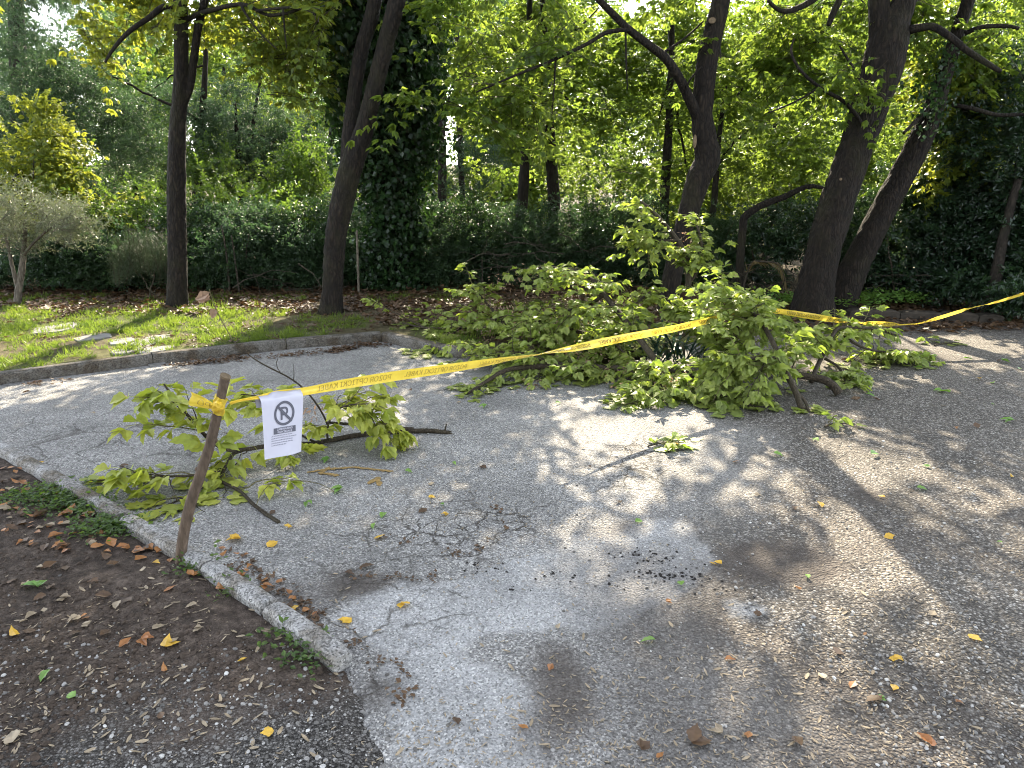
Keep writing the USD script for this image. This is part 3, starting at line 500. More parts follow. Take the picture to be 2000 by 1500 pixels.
# low wall at the right edge of the lot
wl = Thing('low_stone_wall', 'low dark stone edging wall behind the gravel on the right', 'wall', at(1780, 625, 8.6) * [1, 1, 0])
wa, wb = G(1660, 625), G(1960, 632)
r = R(5); x = 0; L = np.linalg.norm(wb - wa); t = unit(wb - wa)
while x < L:
    ln = r.uniform(.35, .6); a, b = wa + t * x, wa + t * min(x + ln - .012, L)
    wl.part('stone', stone(a, b, .16, r.uniform(.10, .13), int(400 + x * 10), np.array([0, 1., 0]), 0, .2), WALLSTONE, 35); x += ln
for i, (u_, v_, s_) in enumerate([(1655, 590, .13)]):
    p = G(u_, v_ + 12); b = trimesh.creation.box([s_, s_, s_ * .9]); b = b.subdivide().subdivide(); b.vertices += .02 * (meshkit.noise(b.vertices * 18 + 3)[:, None] - .5); b.apply_translation(p + [0, 0, s_ * .3])
    top('stone_block', b, FARSTONE, 'small grey squared stone beside the base of the leaning tree', 'stone', smooth=40)
# stepping stones in the grass
for u_, v_, w_, d_, lab in [(290, 674, .22, .34, 'pale flat stepping stone in the grass, largest and nearest the trees'), (305, 687, .24, .2, 'pale flat stone in the grass between the big slab and the kerb'), (250, 690, .22, .16, 'small pale flat stone at the left of the stepping stones'),
                            (240, 672, .2, .16, 'small half-buried pale stone behind the left stepping stone'), (322, 697, .26, .14, 'narrow pale flat stone just behind the far kerb'), (110, 645, .34, .3, 'flat grey slab in the sunlit grass at far left'), (185, 663, .3, .2, 'flat beige stone lying in the sunlit grass band')]:
    p = G(u_, v_, .06); r = R(int(u_)); a = np.sort(r.uniform(0, 6.28, 9)); ring = np.stack([np.cos(a) * w_ * .6 * r.uniform(.8, 1.1, 9), np.sin(a) * d_ * r.uniform(.8, 1.1, 9)], 1)
    s = trimesh.creation.extrude_polygon(Polygon(ring).convex_hull.buffer(-.015).buffer(.015), .05, engine='earcut'); s.apply_translation([p[0], p[1], float(ground_z(p)[0]) - .036])
    top('stepping_stone', s, FARSTONE, lab, 'stone', smooth=30)

# ================================================================== TREES
def trunk_part(t, name, pts, n=90, seg=32, bark=.16, seed=1, mat=BARK, flare=0.0, smooth=True):
    p, rd = px_path(pts, n); t.part(name, tube(p, rd, seg, bark, seed, flare=flare), mat, smooth); return p, rd
def boughs(t, start, dirs, seed, mat=BARK, lens=(1.6, 3.2), r0=.05):
    """Limbs above the frame that carry the crown."""
    r = R(seed)
    for d in dirs:
        ln = r.uniform(*lens); d = unit(np.asarray(d, float)); n = 12; s = np.linspace(0, 1, n)[:, None]
        p = np.asarray(start) + d * ln * s + np.array([0, 0, .5]) * ln * s * s * .4 + np.cumsum(r.normal(0, .02, (n, 3)), 0); p[0] = start
        t.part('limb', tube(p, np.linspace(r0, r0 * .3, n), 8), mat, True)
def disc(c, nrm, rad, th=.012, sq=1.0):
    d = trimesh.creation.cylinder(radius=rad, height=th, sections=18); d.apply_scale([1, sq, 1]); d.apply_transform(trimesh.geometry.align_vectors([0, 0, 1], nrm)); d.apply_translation(c); return d
SHADE_N = 1.0
def crown_for(t, kind, mat, P, seed, scale=(.8, 1.3), name='crown', tilt=.35, stems=False):
    hi = P[:, 2] > EYE + .225 * P[:, 1] + .24
    if stems or hi.all() or hi.sum() > 200:
        if hi.any(): instances(t.path, name, kind, mat, P[hi], t.loc, (scale[0] * 1.3, scale[1] * 1.3), tilt, seed + 500, stems=False)
        if (~hi).any(): instances(t.path, 'low_foliage', kind, mat, P[~hi], t.loc, scale, tilt, seed, stems=stems)
        return
    return instances(t.path, name, kind, mat, P, t.loc, scale, tilt, seed, stems=stems)

# T1 slender trunk at the left, with ivy-free bark
t1 = Thing('tree', 'slender dark trunk left of centre-left, forking high, standing on the grass verge', 'tree', G(345, 612))
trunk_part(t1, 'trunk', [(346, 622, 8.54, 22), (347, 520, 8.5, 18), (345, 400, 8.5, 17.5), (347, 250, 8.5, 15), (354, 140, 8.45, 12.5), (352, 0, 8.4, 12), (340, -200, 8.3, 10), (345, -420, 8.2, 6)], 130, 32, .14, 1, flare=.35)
trunk_part(t1, 'limb', [(358, 200, 8.5, 8), (370, 170, 8.48, 7.5), (378, 120, 8.45, 7), (386, 60, 8.4, 7), (402, -10, 8.3, 6.5), (440, -200, 8.1, 4)], 50, 14, .08, 2)
trunk_part(t1, 'limb', [(345, 12, 8.4, 6), (320, 14, 8.3, 5.5), (292, 34, 8.2, 4.6), (252, 62, 8.1, 4), (222, 95, 8.0, 3), (205, 122, 7.95, 2)], 36, 8, 0, 3)
for i, q in enumerate([[(360, 40, 8.4, 5), (420, 18, 8.2, 4), (470, 8, 8.1, 3.5), (530, 30, 8.0, 3), (590, 14, 7.9, 2.5)], [(470, 8, 8.1, 3), (500, 55, 8.0, 2), (540, 95, 7.95, 1.4)], [(500, 22, 8.0, 2.5), (560, 15, 7.9, 2.5), (620, 30, 7.8, 2), (650, 48, 7.8, 1.2)], [(553, 18, 7.9, 2), (556, 60, 7.9, 1.6), (560, 95, 7.9, 1)]]):
    trunk_part(t1, 'branch', q, 24, 6, 0, 10 + i)
P = np.vstack([above_frame(ball((-3.9, 9.8, 5.6), (3.4, 3.4, 2.3), 950, 1)), above_frame(ball((-6.0, 10.5, 6.2), (2.5, 3.5, 2.5), 600, 2)),
               zone([(420, 0), (640, 0), (650, 60), (640, 150), (590, 200), (520, 150), (440, 80)], 8.0, 10.4, 85, 3, .40), zone([(150, 0), (420, 0), (420, 60), (330, 70), (250, 90), (190, 130), (150, 60)], 8, 10.2, 36, 4, .36)])
crown_for(t1, 'maple', MAPLE_Y, opened(P), 1, stems=True)
# T2 forked trunk
t2 = Thing('tree', 'dark trunk leaning right and splitting into two stems, between slender trunk and ivy tree', 'tree', G(646, 625))
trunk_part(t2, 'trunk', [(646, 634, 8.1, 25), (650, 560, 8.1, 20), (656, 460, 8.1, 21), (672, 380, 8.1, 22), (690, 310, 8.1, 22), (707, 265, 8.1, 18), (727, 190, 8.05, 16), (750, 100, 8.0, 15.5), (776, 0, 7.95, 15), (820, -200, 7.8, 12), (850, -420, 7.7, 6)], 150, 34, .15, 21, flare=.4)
trunk_part(t2, 'stem', [(678, 345, 8.12, 14), (681, 280, 8.15, 14.5), (690, 200, 8.2, 13.5), (706, 100, 8.2, 13), (732, 0, 8.2, 12.5), (745, -200, 8.3, 10), (740, -400, 8.4, 6)], 100, 26, .12, 22)
boughs(t2, at(800, -150, 7.85), [(-1, .3, .6), (1, .6, .5), (.2, 1, .8), (-.4, -.8, .7)], 23); boughs(t2, at(745, -220, 8.3), [(-1, .2, .7), (-.3, 1, .5)], 24)
crown_for(t2, 'maple', MAPLE, opened(np.vstack([above_frame(ball((-1.5, 9.6, 5.9), (3.4, 3.6, 2.5), 1150, 5)), above_frame(ball((-1.2, 12.5, 6.5), (3, 2.5, 2.3), 500, 6)), zone([(790, 0), (860, 0), (850, 60), (800, 40)], 7.6, 8.5, 6, 7), zone([(785, 180), (830, 190), (820, 230), (785, 225)], 7.6, 8, 4, 8)])), 2)
# T3 ivy-clad tree
t3 = Thing('tree', 'trunk wrapped in dark green ivy from ground to top, centre of the photo', 'tree', G(775, 575))
trunk_part(t3, 'trunk', [(778, 580, 10.2, 26), (772, 480, 10.2, 24), (768, 400, 10.2, 23), (760, 300, 10.2, 22), (752, 150, 10.2, 20), (742, 0, 10.2, 18), (730, -250, 10.2, 12)], 90, 24, .15, 31, BARK, .2)
r = R(32); n = 900; h = r.random(n) ** .8; vv = 585 - 640 * h; uu = 777 - 37 * h
rad = np.interp(vv, [-60, 60, 180, 280, 350, 430, 500, 585], [95, 100, 90, 80, 50, 27, 34, 50]) * (0.25 + .75 * r.random(n) ** .45); th = r.uniform(0, 6.28, n)
p = at(uu + rad * np.cos(th), vv, 10.2) ; p[:, 1] += rad * np.sin(th) / FPX * 10.2
p = p[~((vv > 300) & (vv < 420) & (r.random(n) < .45))]; P = np.vstack([p[::1], opened(above_frame(ball((-1.9, 10.6, 5.6), (1.6, 1.6, 2), 250, 33)))])
instances(t3.path, 'ivy', 'ivy', IVY, P[P[:, 2] > .1], t3.loc, (.8, 1.35), .5, 3)
# T4 right-centre trunk
t4 = Thing('tree', 'grey-brown trunk with pale cut scars rising behind the fallen branches, right of centre', 'tree', G(1308, 622))
trunk_part(t4, 'trunk', [(1304, 632, 8.2, 24), (1310, 560, 8.2, 19), (1324, 490, 8.2, 18), (1346, 410, 8.2, 20), (1366, 345, 8.2, 23), (1382, 310, 8.2, 24), (1377, 270, 8.2, 22), (1372, 215, 8.2, 19), (1380, 130, 8.2, 19), (1394, 60, 8.2, 17.5), (1408, 0, 8.2, 16), (1430, -200, 8.1, 12), (1440, -420, 8, 7)], 150, 34, .14, 41, flare=.3)
trunk_part(t4, 'limb', [(1366, 235, 8.2, 11), (1347, 195, 8.1, 9.5), (1325, 150, 8.0, 8.5), (1298, 112, 7.9, 8), (1262, 84, 7.8, 7), (1222, 52, 7.7, 6.5), (1190, 20, 7.6, 6), (1150, -20, 7.5, 5)], 60, 12, .06, 42)
for i, q in enumerate([[(1232, 58, 7.7, 4), (1190, 62, 7.65, 4), (1150, 84, 7.6, 3.8), (1085, 115, 7.5, 3.2), (1000, 150, 7.4, 2.4), (930, 180, 7.3, 1.4)], [(1085, 115, 7.5, 2), (1082, 170, 7.5, 1.5), (1078, 225, 7.5, 1)], [(1222, 60, 7.7, 2), (1223, 120, 7.7, 1.6), (1226, 175, 7.7, 1)], [(1290, 105, 7.9, 2.5), (1330, 80, 7.9, 2), (1375, 40, 7.8, 1.2)], [(1360, 200, 8.1, 2.5), (1340, 175, 8, 2), (1372, 130, 7.9, 1.4)]]):
    trunk_part(t4, 'branch', q, 30, 6, 0, 45 + i)
t4.part('cut_scar', disc(at(1391, 40, 8.2 - .1), unit(np.array([-.25, -1, .1])), .03, .012, 1.2), CUTWOOD); sc = trimesh.creation.icosphere(2, 1.0); sc.apply_scale([.022, .012, .07]); sc.apply_translation(at(1357, 276, 8.2 - .12)); t4.part('cut_scar', sc, CUTWOOD, True)
boughs(t4, at(1428, -180, 8.1), [(-1, .3, .6), (1, .4, .5), (.2, 1, .7), (.2, -.8, .7)], 43)
P = np.vstack([above_frame(ball((1.9, 9.4, 5.8), (3.3, 3.4, 2.4), 1100, 9)), zone([(880, 40), (1000, 60), (1180, 20), (1350, 0), (1370, 120), (1330, 200), (1200, 180), (1080, 250), (940, 240), (880, 140)], 7.5, 9.5, 170, 10, .38), zone([(1150, 110), (1360, 120), (1350, 330), (1250, 360), (1170, 250)], 8.3, 9.6, 70, 11, .42), zone([(1400, 0), (1560, 0), (1540, 150), (1450, 260), (1405, 280), (1410, 100)], 8.3, 9.8, 90, 12, .42)])
crown_for(t4, 'maple', MAPLE, opened(P), 4, stems=True)
# T5 the thick leaning trunk
t5 = Thing('tree', 'thickest dark trunk, leaning right, standing behind the tape on the right', 'tree', G(1588, 622))
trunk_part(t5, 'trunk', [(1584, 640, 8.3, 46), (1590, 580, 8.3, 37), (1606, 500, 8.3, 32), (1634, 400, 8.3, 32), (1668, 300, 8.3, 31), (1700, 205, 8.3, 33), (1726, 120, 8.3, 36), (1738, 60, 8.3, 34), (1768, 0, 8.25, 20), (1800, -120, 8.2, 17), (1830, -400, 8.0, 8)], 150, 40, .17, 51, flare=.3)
trunk_part(t5, 'stem', [(1722, 90, 8.3, 22), (1718, 30, 8.3, 19), (1715, -30, 8.3, 17), (1700, -200, 8.3, 12), (1690, -400, 8.3, 6)], 60, 22, .12, 52)
for i, q in enumerate([[(1778, 58, 8.2, 8), (1815, 52, 8.1, 6.5), (1850, 68, 8.0, 6), (1888, 98, 7.9, 5.5), (1925, 122, 7.8, 5), (1955, 140, 7.75, 4)], [(1690, 260, 8.2, 3.5), (1650, 200, 8.0, 3.5), (1600, 170, 7.9, 3), (1558, 130, 7.8, 2.5), (1545, 95, 7.8, 2), (1552, 75, 7.8, 1.2)], [(1690, 170, 8.15, 3), (1665, 130, 8.1, 2.4), (1640, 90, 8.0, 1.6)], [(1600, 170, 7.9, 2), (1560, 195, 7.8, 1.8), (1500, 220, 7.7, 1.2)], [(1610, -20, 8.3, 7), (1560, 15, 8.2, 5), (1530, 22, 8.1, 4), (1500, 0, 8, 3)], [(1640, 0, 8.2, 6), (1630, 20, 8.2, 6), (1618, 50, 8.2, 4)]]):
    trunk_part(t5, 'branch', q, 36, 8, 0, 55 + i)
t5.part('cut_scar', disc(at(1642, 350, 8.3 - .195), np.array([-.1, -1, 0.]), .014), CUTWOOD)
boughs(t5, at(1810, -180, 8.15), [(-.3, .9, .6), (1, .4, .6), (.8, -.6, .6)], 53); boughs(t5, at(1702, -180, 8.3), [(-1, .2, .6), (-.5, -.9, .5)], 54)
P = np.vstack([above_frame(ball((4.8, 9.3, 5.9), (3.2, 3.6, 2.4), 1100, 13)), above_frame(ball((2.8, 12.5, 6.6), (3.2, 2.6, 2.2), 600, 14)), zone([(1480, 60), (1560, 20), (1690, 0), (1680, 150), (1640, 260), (1560, 300), (1490, 250)], 8.9, 10.2, 95, 15, .4), zone([(1690, 0), (1900, 0), (1960, 130), (1850, 190), (1780, 120), (1700, 60)], 8.8, 9.8, 70, 16, .36), zone([(1670, 160), (1720, 175), (1710, 215), (1675, 205)], 7.8, 7.95, 5, 17, 0)])
crown_for(t5, 'maple', MAPLE, opened(P), 5, stems=True)
# T6 second leaning trunk
t6 = Thing('tree', 'thinner dark trunk leaning right beside the thickest trunk', 'tree', G(1640, 608))
trunk_part(t6, 'trunk', [(1632, 618, 8.75, 36), (1652, 560, 8.75, 30), (1690, 480, 8.75, 25), (1738, 385, 8.75, 23), (1784, 300, 8.75, 22), (1822, 215, 8.75, 18), (1846, 140, 8.75, 14), (1872, 60, 8.75, 12), (1898, -20, 8.7, 11), (1960, -250, 8.6, 7)], 130, 32, .15, 61, flare=.25)
for i, q in enumerate([[(1830, 195, 8.7, 5), (1790, 235, 8.5, 4), (1765, 260, 8.4, 2.5)], [(1860, 205, 8.6, 4), (1900, 212, 8.4, 4), (1960, 225, 8.3, 3.5), (2010, 222, 8.2, 3)], [(1884, 66, 8.6, 4.5), (1925, 52, 8.5, 4), (1990, 56, 8.4, 3)]]): trunk_part(t6, 'branch', q, 24, 7, 0, 62 + i)
P = np.vstack([above_frame(ball((6.6, 10, 5.8), (2.8, 3.4, 2.5), 850, 18)), zone([(1760, 130), (1870, 120), (1960, 230), (1880, 380), (1800, 420), (1830, 300)], 9.1, 10.2, 110, 19, .38)])
crown_for(t6, 'maple', MAPLE_Y, opened(P), 6)
instances(t6.path, 'ivy', 'ivy', IVY, np.array([at(u, v, 8.5) for u, v in [(1800, 190), (1815, 175), (1835, 200), (1845, 150), (1855, 125), (1830, 225), (1812, 235), (1850, 100)]]), t6.loc, (.5, .8), .4, 66)

# trees behind: (label, base u, Y, trunk pixel points, species, crowns [(u, v, Y, rx, ry, rz, n)])
BG = [
 ('thin dark trunk just right of the slender trunk, far behind', 'shrubby', DARK, 'dark', [(378, 450, 14, 8), (388, 330, 14, 8), (394, 240, 14, 7), (400, 150, 14, 5), (404, 0, 14, 3)], [(300, 180, 13.6, 1.3, 1.2, 1.6, 330), (190, 120, 13.5, 1.5, 1.3, 1.8, 380)]),
 ('grey trunk of the clump of thin stems behind the verge, left of the forked trunk', '', DARK, 'dark', [(468, 470, 14, 8), (470, 400, 14, 7.5), (466, 300, 14, 5), (458, 200, 14, 3)], [(480, 260, 14.2, 1.3, 1.2, 1.1, 330), (560, 300, 14.5, 1.0, 1.0, .8, 180)]),
 ('dark leaning stem in the clump right beside the grey trunk', '', DARK, 'dark', [(474, 450, 14.4, 6), (482, 350, 14.4, 6), (492, 260, 14.4, 4), (510, 150, 14.4, 2)], [(520, 190, 14.5, 1.3, 1.2, 1.0, 260)]),
 ('tall dark bluish tree filling the far upper left corner', '', DARK, 'dark', [(40, 430, 15, 16), (38, 200, 15, 15), (30, 0, 15, 12)], [(30, 120, 14.6, 1.5, 1.6, 2.6, 520), (150, 260, 14, 1.2, 1.2, 1.5, 330)]),
 ('sunlit pale leaning trunk behind the forked trunk', '', SHRUB, 'shrub', [(630, 400, 16, 9), (640, 320, 16, 7), (650, 250, 16, 6), (660, 100, 16, 4)], [(620, 350, 16.5, 1.3, 1.2, 1.0, 160), (590, 120, 16.5, 1.6, 1.5, 1.6, 240)]),
 ('thin upright trunk against the bright sky gap, right of the ivy tree', '', DARK, 'dark', [(862, 420, 18, 9), (864, 300, 18, 8), (862, 200, 18, 7), (866, 60, 18, 5), (868, -100, 18, 3)], [(800, 60, 18, 1.0, 1.0, 1.6, 200), (930, 60, 18.5, 1.0, 1.0, 1.5, 200)]),
 ('dark trunk behind the branch pile, left one of the centre pair', '', MAPLE, 'maple', [(1012, 470, 12, 12), (1020, 400, 12, 11), (1026, 300, 12, 9), (1030, 180, 12, 7), (1035, 0, 12, 5)], [(990, 230, 12.5, 1.1, 1.1, 1.3, 150), (1060, 90, 12.6, 1.5, 1.2, 1.3, 160), (950, 40, 13, 1.4, 1.1, 1.0, 140)]),
 ('dark trunk behind the branch pile, right one of the centre pair', '', MAPLE, 'maple', [(1082, 470, 12.2, 13), (1082, 400, 12.2, 12), (1076, 300, 12.2, 11), (1070, 180, 12.2, 8), (1060, 0, 12.2, 5)], [(1150, 230, 12.6, 1.4, 1.1, 1.5, 190), (1180, 20, 13, 1.6, 1.1, 1.0, 170)]),
 ('dark slim trunk close behind the scarred trunk, on its left', '', MAPLE, 'maple', [(1296, 480, 11.5, 9), (1300, 350, 11.5, 9), (1308, 220, 11.5, 7), (1312, 50, 11.5, 5)], [(1270, 250, 12, 1.3, 1.1, 1.6, 190), (1330, 380, 12.2, 1.0, .9, .7, 90), (1290, 15, 12.8, 1.3, 1.0, .9, 190)]),
 ('slim dark stem between scarred trunk and thickest trunk', '', MAPLE, 'maple', [(1384, 470, 11, 6), (1396, 380, 11, 6), (1402, 300, 11, 5), (1420, 150, 11, 3)], [(1470, 260, 11.6, 1.3, 1.1, 1.5, 210), (1520, 120, 11.6, 1.3, 1.1, 1.2, 150), (1400, 10, 12.5, 1.5, 1.1, .9, 170)]),
 ('thin far stem seen through leaves above the curved branch', '', MAPLE, 'maple', [(1500, 450, 13, 5), (1510, 320, 13, 5), (1520, 150, 13, 4), (1522, 0, 13, 3)], [(1560, 330, 13, 1.5, 1.1, 1.2, 170), (1480, 400, 13.2, 1.2, 1.0, .7, 90)]),
 ('slim stem hidden in leaves right of the leaning trunks', '', MAPLE, 'maple', [(1840, 470, 12, 7), (1850, 350, 12, 6), (1870, 150, 12, 4)], [(1820, 330, 12.2, 1.5, 1.2, 1.4, 190), (1760, 180, 12.5, 1.4, 1.2, 1.5, 170), (1650, 0, 13, 1.7, 1.1, .9, 170), (1880, 20, 12.8, 1.3, 1.1, .9, 140)]),
 ('dark trunk low on the right edge among the laurel', '', LAUREL, 'laurel', [(1925, 640, 8.3, 14), (1945, 540, 8.4, 11), (1960, 460, 8.5, 9), (1990, 350, 8.6, 7)], [(1975, 300, 9.3, 1.0, 1.0, 1.3, 300), (1890, 440, 9.6, .9, .8, .8, 220)]),
 ('dark slim trunk high in the centre between ivy tree and maples', '', DARK, 'dark', [(905, 470, 16, 6), (900, 300, 16, 6), (893, 100, 16, 5), (890, -100, 16, 3)], [(930, 330, 15.5, .8, .8, .8, 70)]),
]
def bgtree(i, lab, mat, kind, tp, crowns):
    base = at(tp[0][0], tp[0][1], tp[0][2]) * [1, 1, 0]; t = Thing('tree', lab, 'tree', base, 'trees behind the verge')
    u0, v0, Y0, r0 = tp[0]; p, rd = px_path(tp, 50); p = np.vstack([base + [0, 0, -.05], p]); rd = np.concatenate([[rd[0] * 1.25], rd])
    t.part('trunk', tube(p, rd, 14, .12, 70 + i), BARK_BG, True)
    top_ = p[-1]; r = R(i + 900)
    Ps = []
    for j, (u, v, Yc, rx, ry, rz, n) in enumerate(crowns):
        c = at(u, v, Yc); Ps.append(ball(c, (rx, ry, rz), int(n * .72), 100 + 7 * i + j, .42, 1.3))
        k = r.integers(len(p) // 2, len(p) - 5); n2 = 14; s = np.linspace(0, 1, n2)[:, None]; q = p[k] + (c - p[k]) * s + np.array([0, 0, .25]) * s * (1 - s) + np.cumsum(r.normal(0, .015, (n2, 3)), 0)
        t.part('limb', tube(q, np.linspace(rd[k] * .5, .01, n2), 6), BARK_BG, True)
    crown_for(t, kind, mat, opened(np.vstack(Ps)), 200 + i, (.58, 1.05))
for i, (lab, _, mat, kind, tp, cr) in enumerate(BG): bgtree(i, lab, mat, kind, tp, cr)
# far rows closing the view
r = R(700)
for i in range(16):
    u = -150 + i * 150 + r.uniform(-40, 40); Yb = r.uniform(19, 26); kind, mat = (('dark', DARK), ('shrub', SHRUB), ('maple', MAPLE))[0 if u < 420 and i % 3 else (1 if i % 2 else 2)]
    b = at(u, 500, Yb) * [1, 1, 0]; hgt = r.uniform(5.2, 7.4); t = Thing('tree', 'bushy sunlit green tree in the row far behind the hedge', 'tree', b, 'far trees beyond the hedge')
    n = 14; s = np.linspace(0, 1, n)[:, None]; p = b + np.array([r.normal(0, .3), 0, hgt * .8]) * s + np.cumsum(r.normal(0, .03, (n, 3)), 0)
    t.part('trunk', tube(p, np.linspace(.16, .05, n), 10, .1, i), BARK_BG, True)
    P = np.vstack([ball(b + [0, 0, hgt * .62], (1.9, 1.5, hgt * .38), 120, 710 + i, .38, .8), ball(b + [r.normal(0, .8), -.6, hgt * .25], (1.6, 1.2, hgt * .25), 60, 740 + i, .4, .8)])
    crown_for(t, kind, mat, opened(P, True), 730 + i, (1.1, 1.8))
for i in range(15):
    x = -24 + i * 3.5 + r.uniform(-.8, .8); Yb = r.uniform(31, 40); b = np.array([x, Yb, .3]); hgt = r.uniform(8, 12)
    t = Thing('tree', 'tall dense tree closing the view in the farthest row', 'tree', b, 'farthest tree row')
    t.part('trunk', tube(np.array([b, b + [0, 0, hgt * .4], b + [.2, 0, hgt * .8]]), [.25, .2, .08], 8), BARK_BG, True)
    P = ball(b + [0, 0, hgt * .52], (2.9, 1.8, hgt * .5), 230, 760 + i, .36, .5)
    q = pix(P); keep = ~np.any([shapely.contains_xy(s.buffer(12), q[:, 0], q[:, 1]) for s in SKYGAPS], axis=0)
    crown_for(t, 'dark' if i % 2 else 'shrub', (DARK, SHRUB)[(i + 1) % 2], P[keep], 790 + i, (2.6, 3.8))

r = R(850)
for i in range(10):      # unseen trees added behind the viewpoint to block low sky light
    b = np.array([-17 + 3.8 * i + r.uniform(-.8, .8), -6.5 - r.uniform(0, 3.5) + .02 * (i - 4.5) ** 2, 0.]); hgt = r.uniform(7.5, 10)
    t = Thing('tree', 'unseen leafy tree added behind the viewpoint to block low sky light', 'tree', b, 'added light-blocking trees behind the viewpoint')
    t.part('trunk', tube(np.array([b, b + [.1, 0, hgt * .4], b + [.2, 0, hgt * .8]]), [.22, .18, .06], 10, .1, i), BARK_BG, True)
    instances(t.path, 'crown', 'dark', DARK, ball(b + [0, 0, hgt * .53], (2.6, 1.7, hgt * .48), 150, 851 + i, .36, .5), t.loc, (2.6, 3.8), .35, 852 + i, stems=False)
# ------------------------------------------------------------------ shrubs and hedge
def shrub(name, lab, cat, base_uvY, balls, kind, mat, seed, scale=(.7, 1.15), stems=5, group=None, stickmat=None, tilt=.5):
    b = at(*base_uvY) * [1, 1, 0]; t = Thing(name, lab, cat, b, group); r = R(seed)
    Ps = []
    for j, (u, v, Yc, rx, ry, rz, n) in enumerate(balls):
        c = at(u, v, Yc); Ps.append(ball(c, (rx, ry, rz), int(n * .72), seed * 3 + j, .38, 1.6))
    P = np.vstack(Ps); P = opened(P[P[:, 2] > .05], False, 1.1)
    if kind == 'laurel': P = P[:: 1][R(seed).random(len(P)) < .72]
    for k in range(stems):
        e = P[r.integers(len(P))]; s0 = b + [r.normal(0, .12), r.normal(0, .08), -.02]; n = 9; s = np.linspace(0, 1, n)[:, None]
        q = s0 + (e - s0) * s + np.cumsum(r.normal(0, .015, (n, 3)), 0); t.part('stem', tube(q, np.linspace(.018, .005, n), 6), stickmat or TWIG, True)
    instances(t.path, 'foliage', kind, mat, P, t.loc, (scale[0] * 1.15, scale[1] * 1.15), tilt, seed, stickmat=stickmat, stems=kind in ('needle',)); return t
shrub('shrub', 'tall yellow-green leafy shrub at the left edge behind the olive tree', 'shrub', (40, 560, 10.6), [(20, 300, 10.6, .75, .5, .55, 25), (100, 290, 10.7, .35, .4, .75, 55), (60, 380, 10.5, .9, .5, .6, 37), (170, 400, 10.6, .6, .5, .5, 25)], 'maple', MAPLE_Y, 801, (.6, .95))
shrub('shrub', 'bright green shrub left of the slender trunk', 'shrub', (240, 570, 10.8), [(230, 400, 10.9, .7, .6, .7, 50), (290, 350, 11, .4, .5, .5, 25), (200, 480, 10.5, .7, .5, .6, 58)], 'shrub', SHRUB, 802)
shrub('shrub', 'dark dense shrub between olive tree and slender trunk', 'shrub', (200, 590, 9.9), [(150, 520, 9.9, .8, .4, .45, 84), (250, 530, 10, .7, .4, .5, 84), (60, 540, 10, .8, .4, .4, 63)], 'dark', DARK, 803)
shrub('shrub', 'sunlit yellow-green shrub seen between slender trunk and thin stems', 'shrub', (420, 560, 11.4), [(400, 420, 11.5, .5, .5, .5, 33), (480, 440, 11.6, .7, .5, .45, 42), (430, 330, 13, .5, .5, .4, 40)], 'shrub', SHRUB, 804)
shrub('shrub', 'loose bright shrub left of the forked trunk', 'shrub', (580, 570, 11.2), [(570, 400, 12.5, .9, .6, .7, 63), (610, 330, 13, .6, .5, .5, 33), (560, 470, 11, .7, .5, .5, 54)], 'shrub', SHRUB, 805)
HEDGE = [(390, 10.2), (470, 10.0), (550, 10.2), (620, 10.4), (700, 10.5), (850, 10.4), (930, 10.6), (1010, 10.5), (1090, 10.6), (1180, 10.5), (1270, 10.4), (1400, 10.3), (1680, 10.0), (1760, 10.1)]
for i, (u, Yc) in enumerate(HEDGE):
    where = ['right of the slender trunk', 'below the thin stem clump', 'left of the forked trunk', 'directly behind the forked trunk', 'by the pale thin pole', 'right of the ivy tree', 'behind the left end of the branch pile', 'below the centre pair of trunks', 'below the right trunk of the centre pair', 'behind the middle of the branch pile', 'left of the scarred trunk', 'right of the scarred trunk', 'seen between the two leaning trunks', 'just right of the leaning trunks'][i]
    shrub('hedge_shrub', f'dark green hedge shrub {where}', 'shrub', (u, 585, Yc), [(u, 505, Yc, .62, .42, .48, 62), (u + 20, 560, Yc - .15, .6, .35, .3, 34), (u - 15, 440, Yc + .5, .55, .45, .35, 34)], 'dark', DARK if i % 3 else IVY, 820 + i, (.6, 1.0), 6)
shrub('shrub', 'dark shiny shrub below the curved branch, left of the thickest trunk', 'shrub', (1490, 600, 9.7), [(1490, 490, 9.7, .55, .45, .55, 84), (1540, 440, 9.9, .5, .4, .4, 50), (1440, 520, 9.8, .4, .4, .4, 37)], 'laurel', LAUREL, 861, (.55, .85))
b = Thing('dead_branch', 'dark bare branch bending right above the shiny shrub', 'branch', G(1452, 600)); trunk_part(b, 'stem', [(1448, 600, 9.3, 8), (1446, 500, 9.3, 8), (1452, 430, 9.3, 7.5), (1480, 405, 9.25, 7), (1530, 385, 9.2, 6), (1585, 364, 9.1, 4.5), (1620, 372, 9, 2.5)], 60, 10, .12, 862)
for i, (bu, lab, balls) in enumerate([(1740, 'glossy dark laurel bush right behind the leaning trunks', [(1740, 470, 9.6, .7, .5, .9, 126), (1700, 540, 9.5, .6, .4, .5, 71)]), (1850, 'glossy dark laurel bush above the low stone wall', [(1850, 470, 9.4, .8, .6, .9, 159), (1830, 330, 9.9, .7, .5, .6, 75), (1820, 560, 9.2, .6, .3, .35, 54)]), (1980, 'tall glossy laurel bush at the right edge', [(1970, 400, 9.0, .7, .6, 1.2, 201), (1950, 240, 9.4, .6, .6, .8, 105), (1990, 560, 8.6, .5, .4, .5, 92), (2060, 450, 8.6, .6, .6, 1.2, 105)]), (1900, 'low laurel bush at the foot of the right hand trunk', [(1900, 585, 8.7, .5, .3, .35, 67), (1975, 620, 8.0, .45, .3, .25, 63)])]):
    shrub('laurel_bush', lab, 'bush', (bu, 610, 9.3 - .2 * i), balls, 'laurel', LAUREL, 870 + i, (.55, .9), 5)
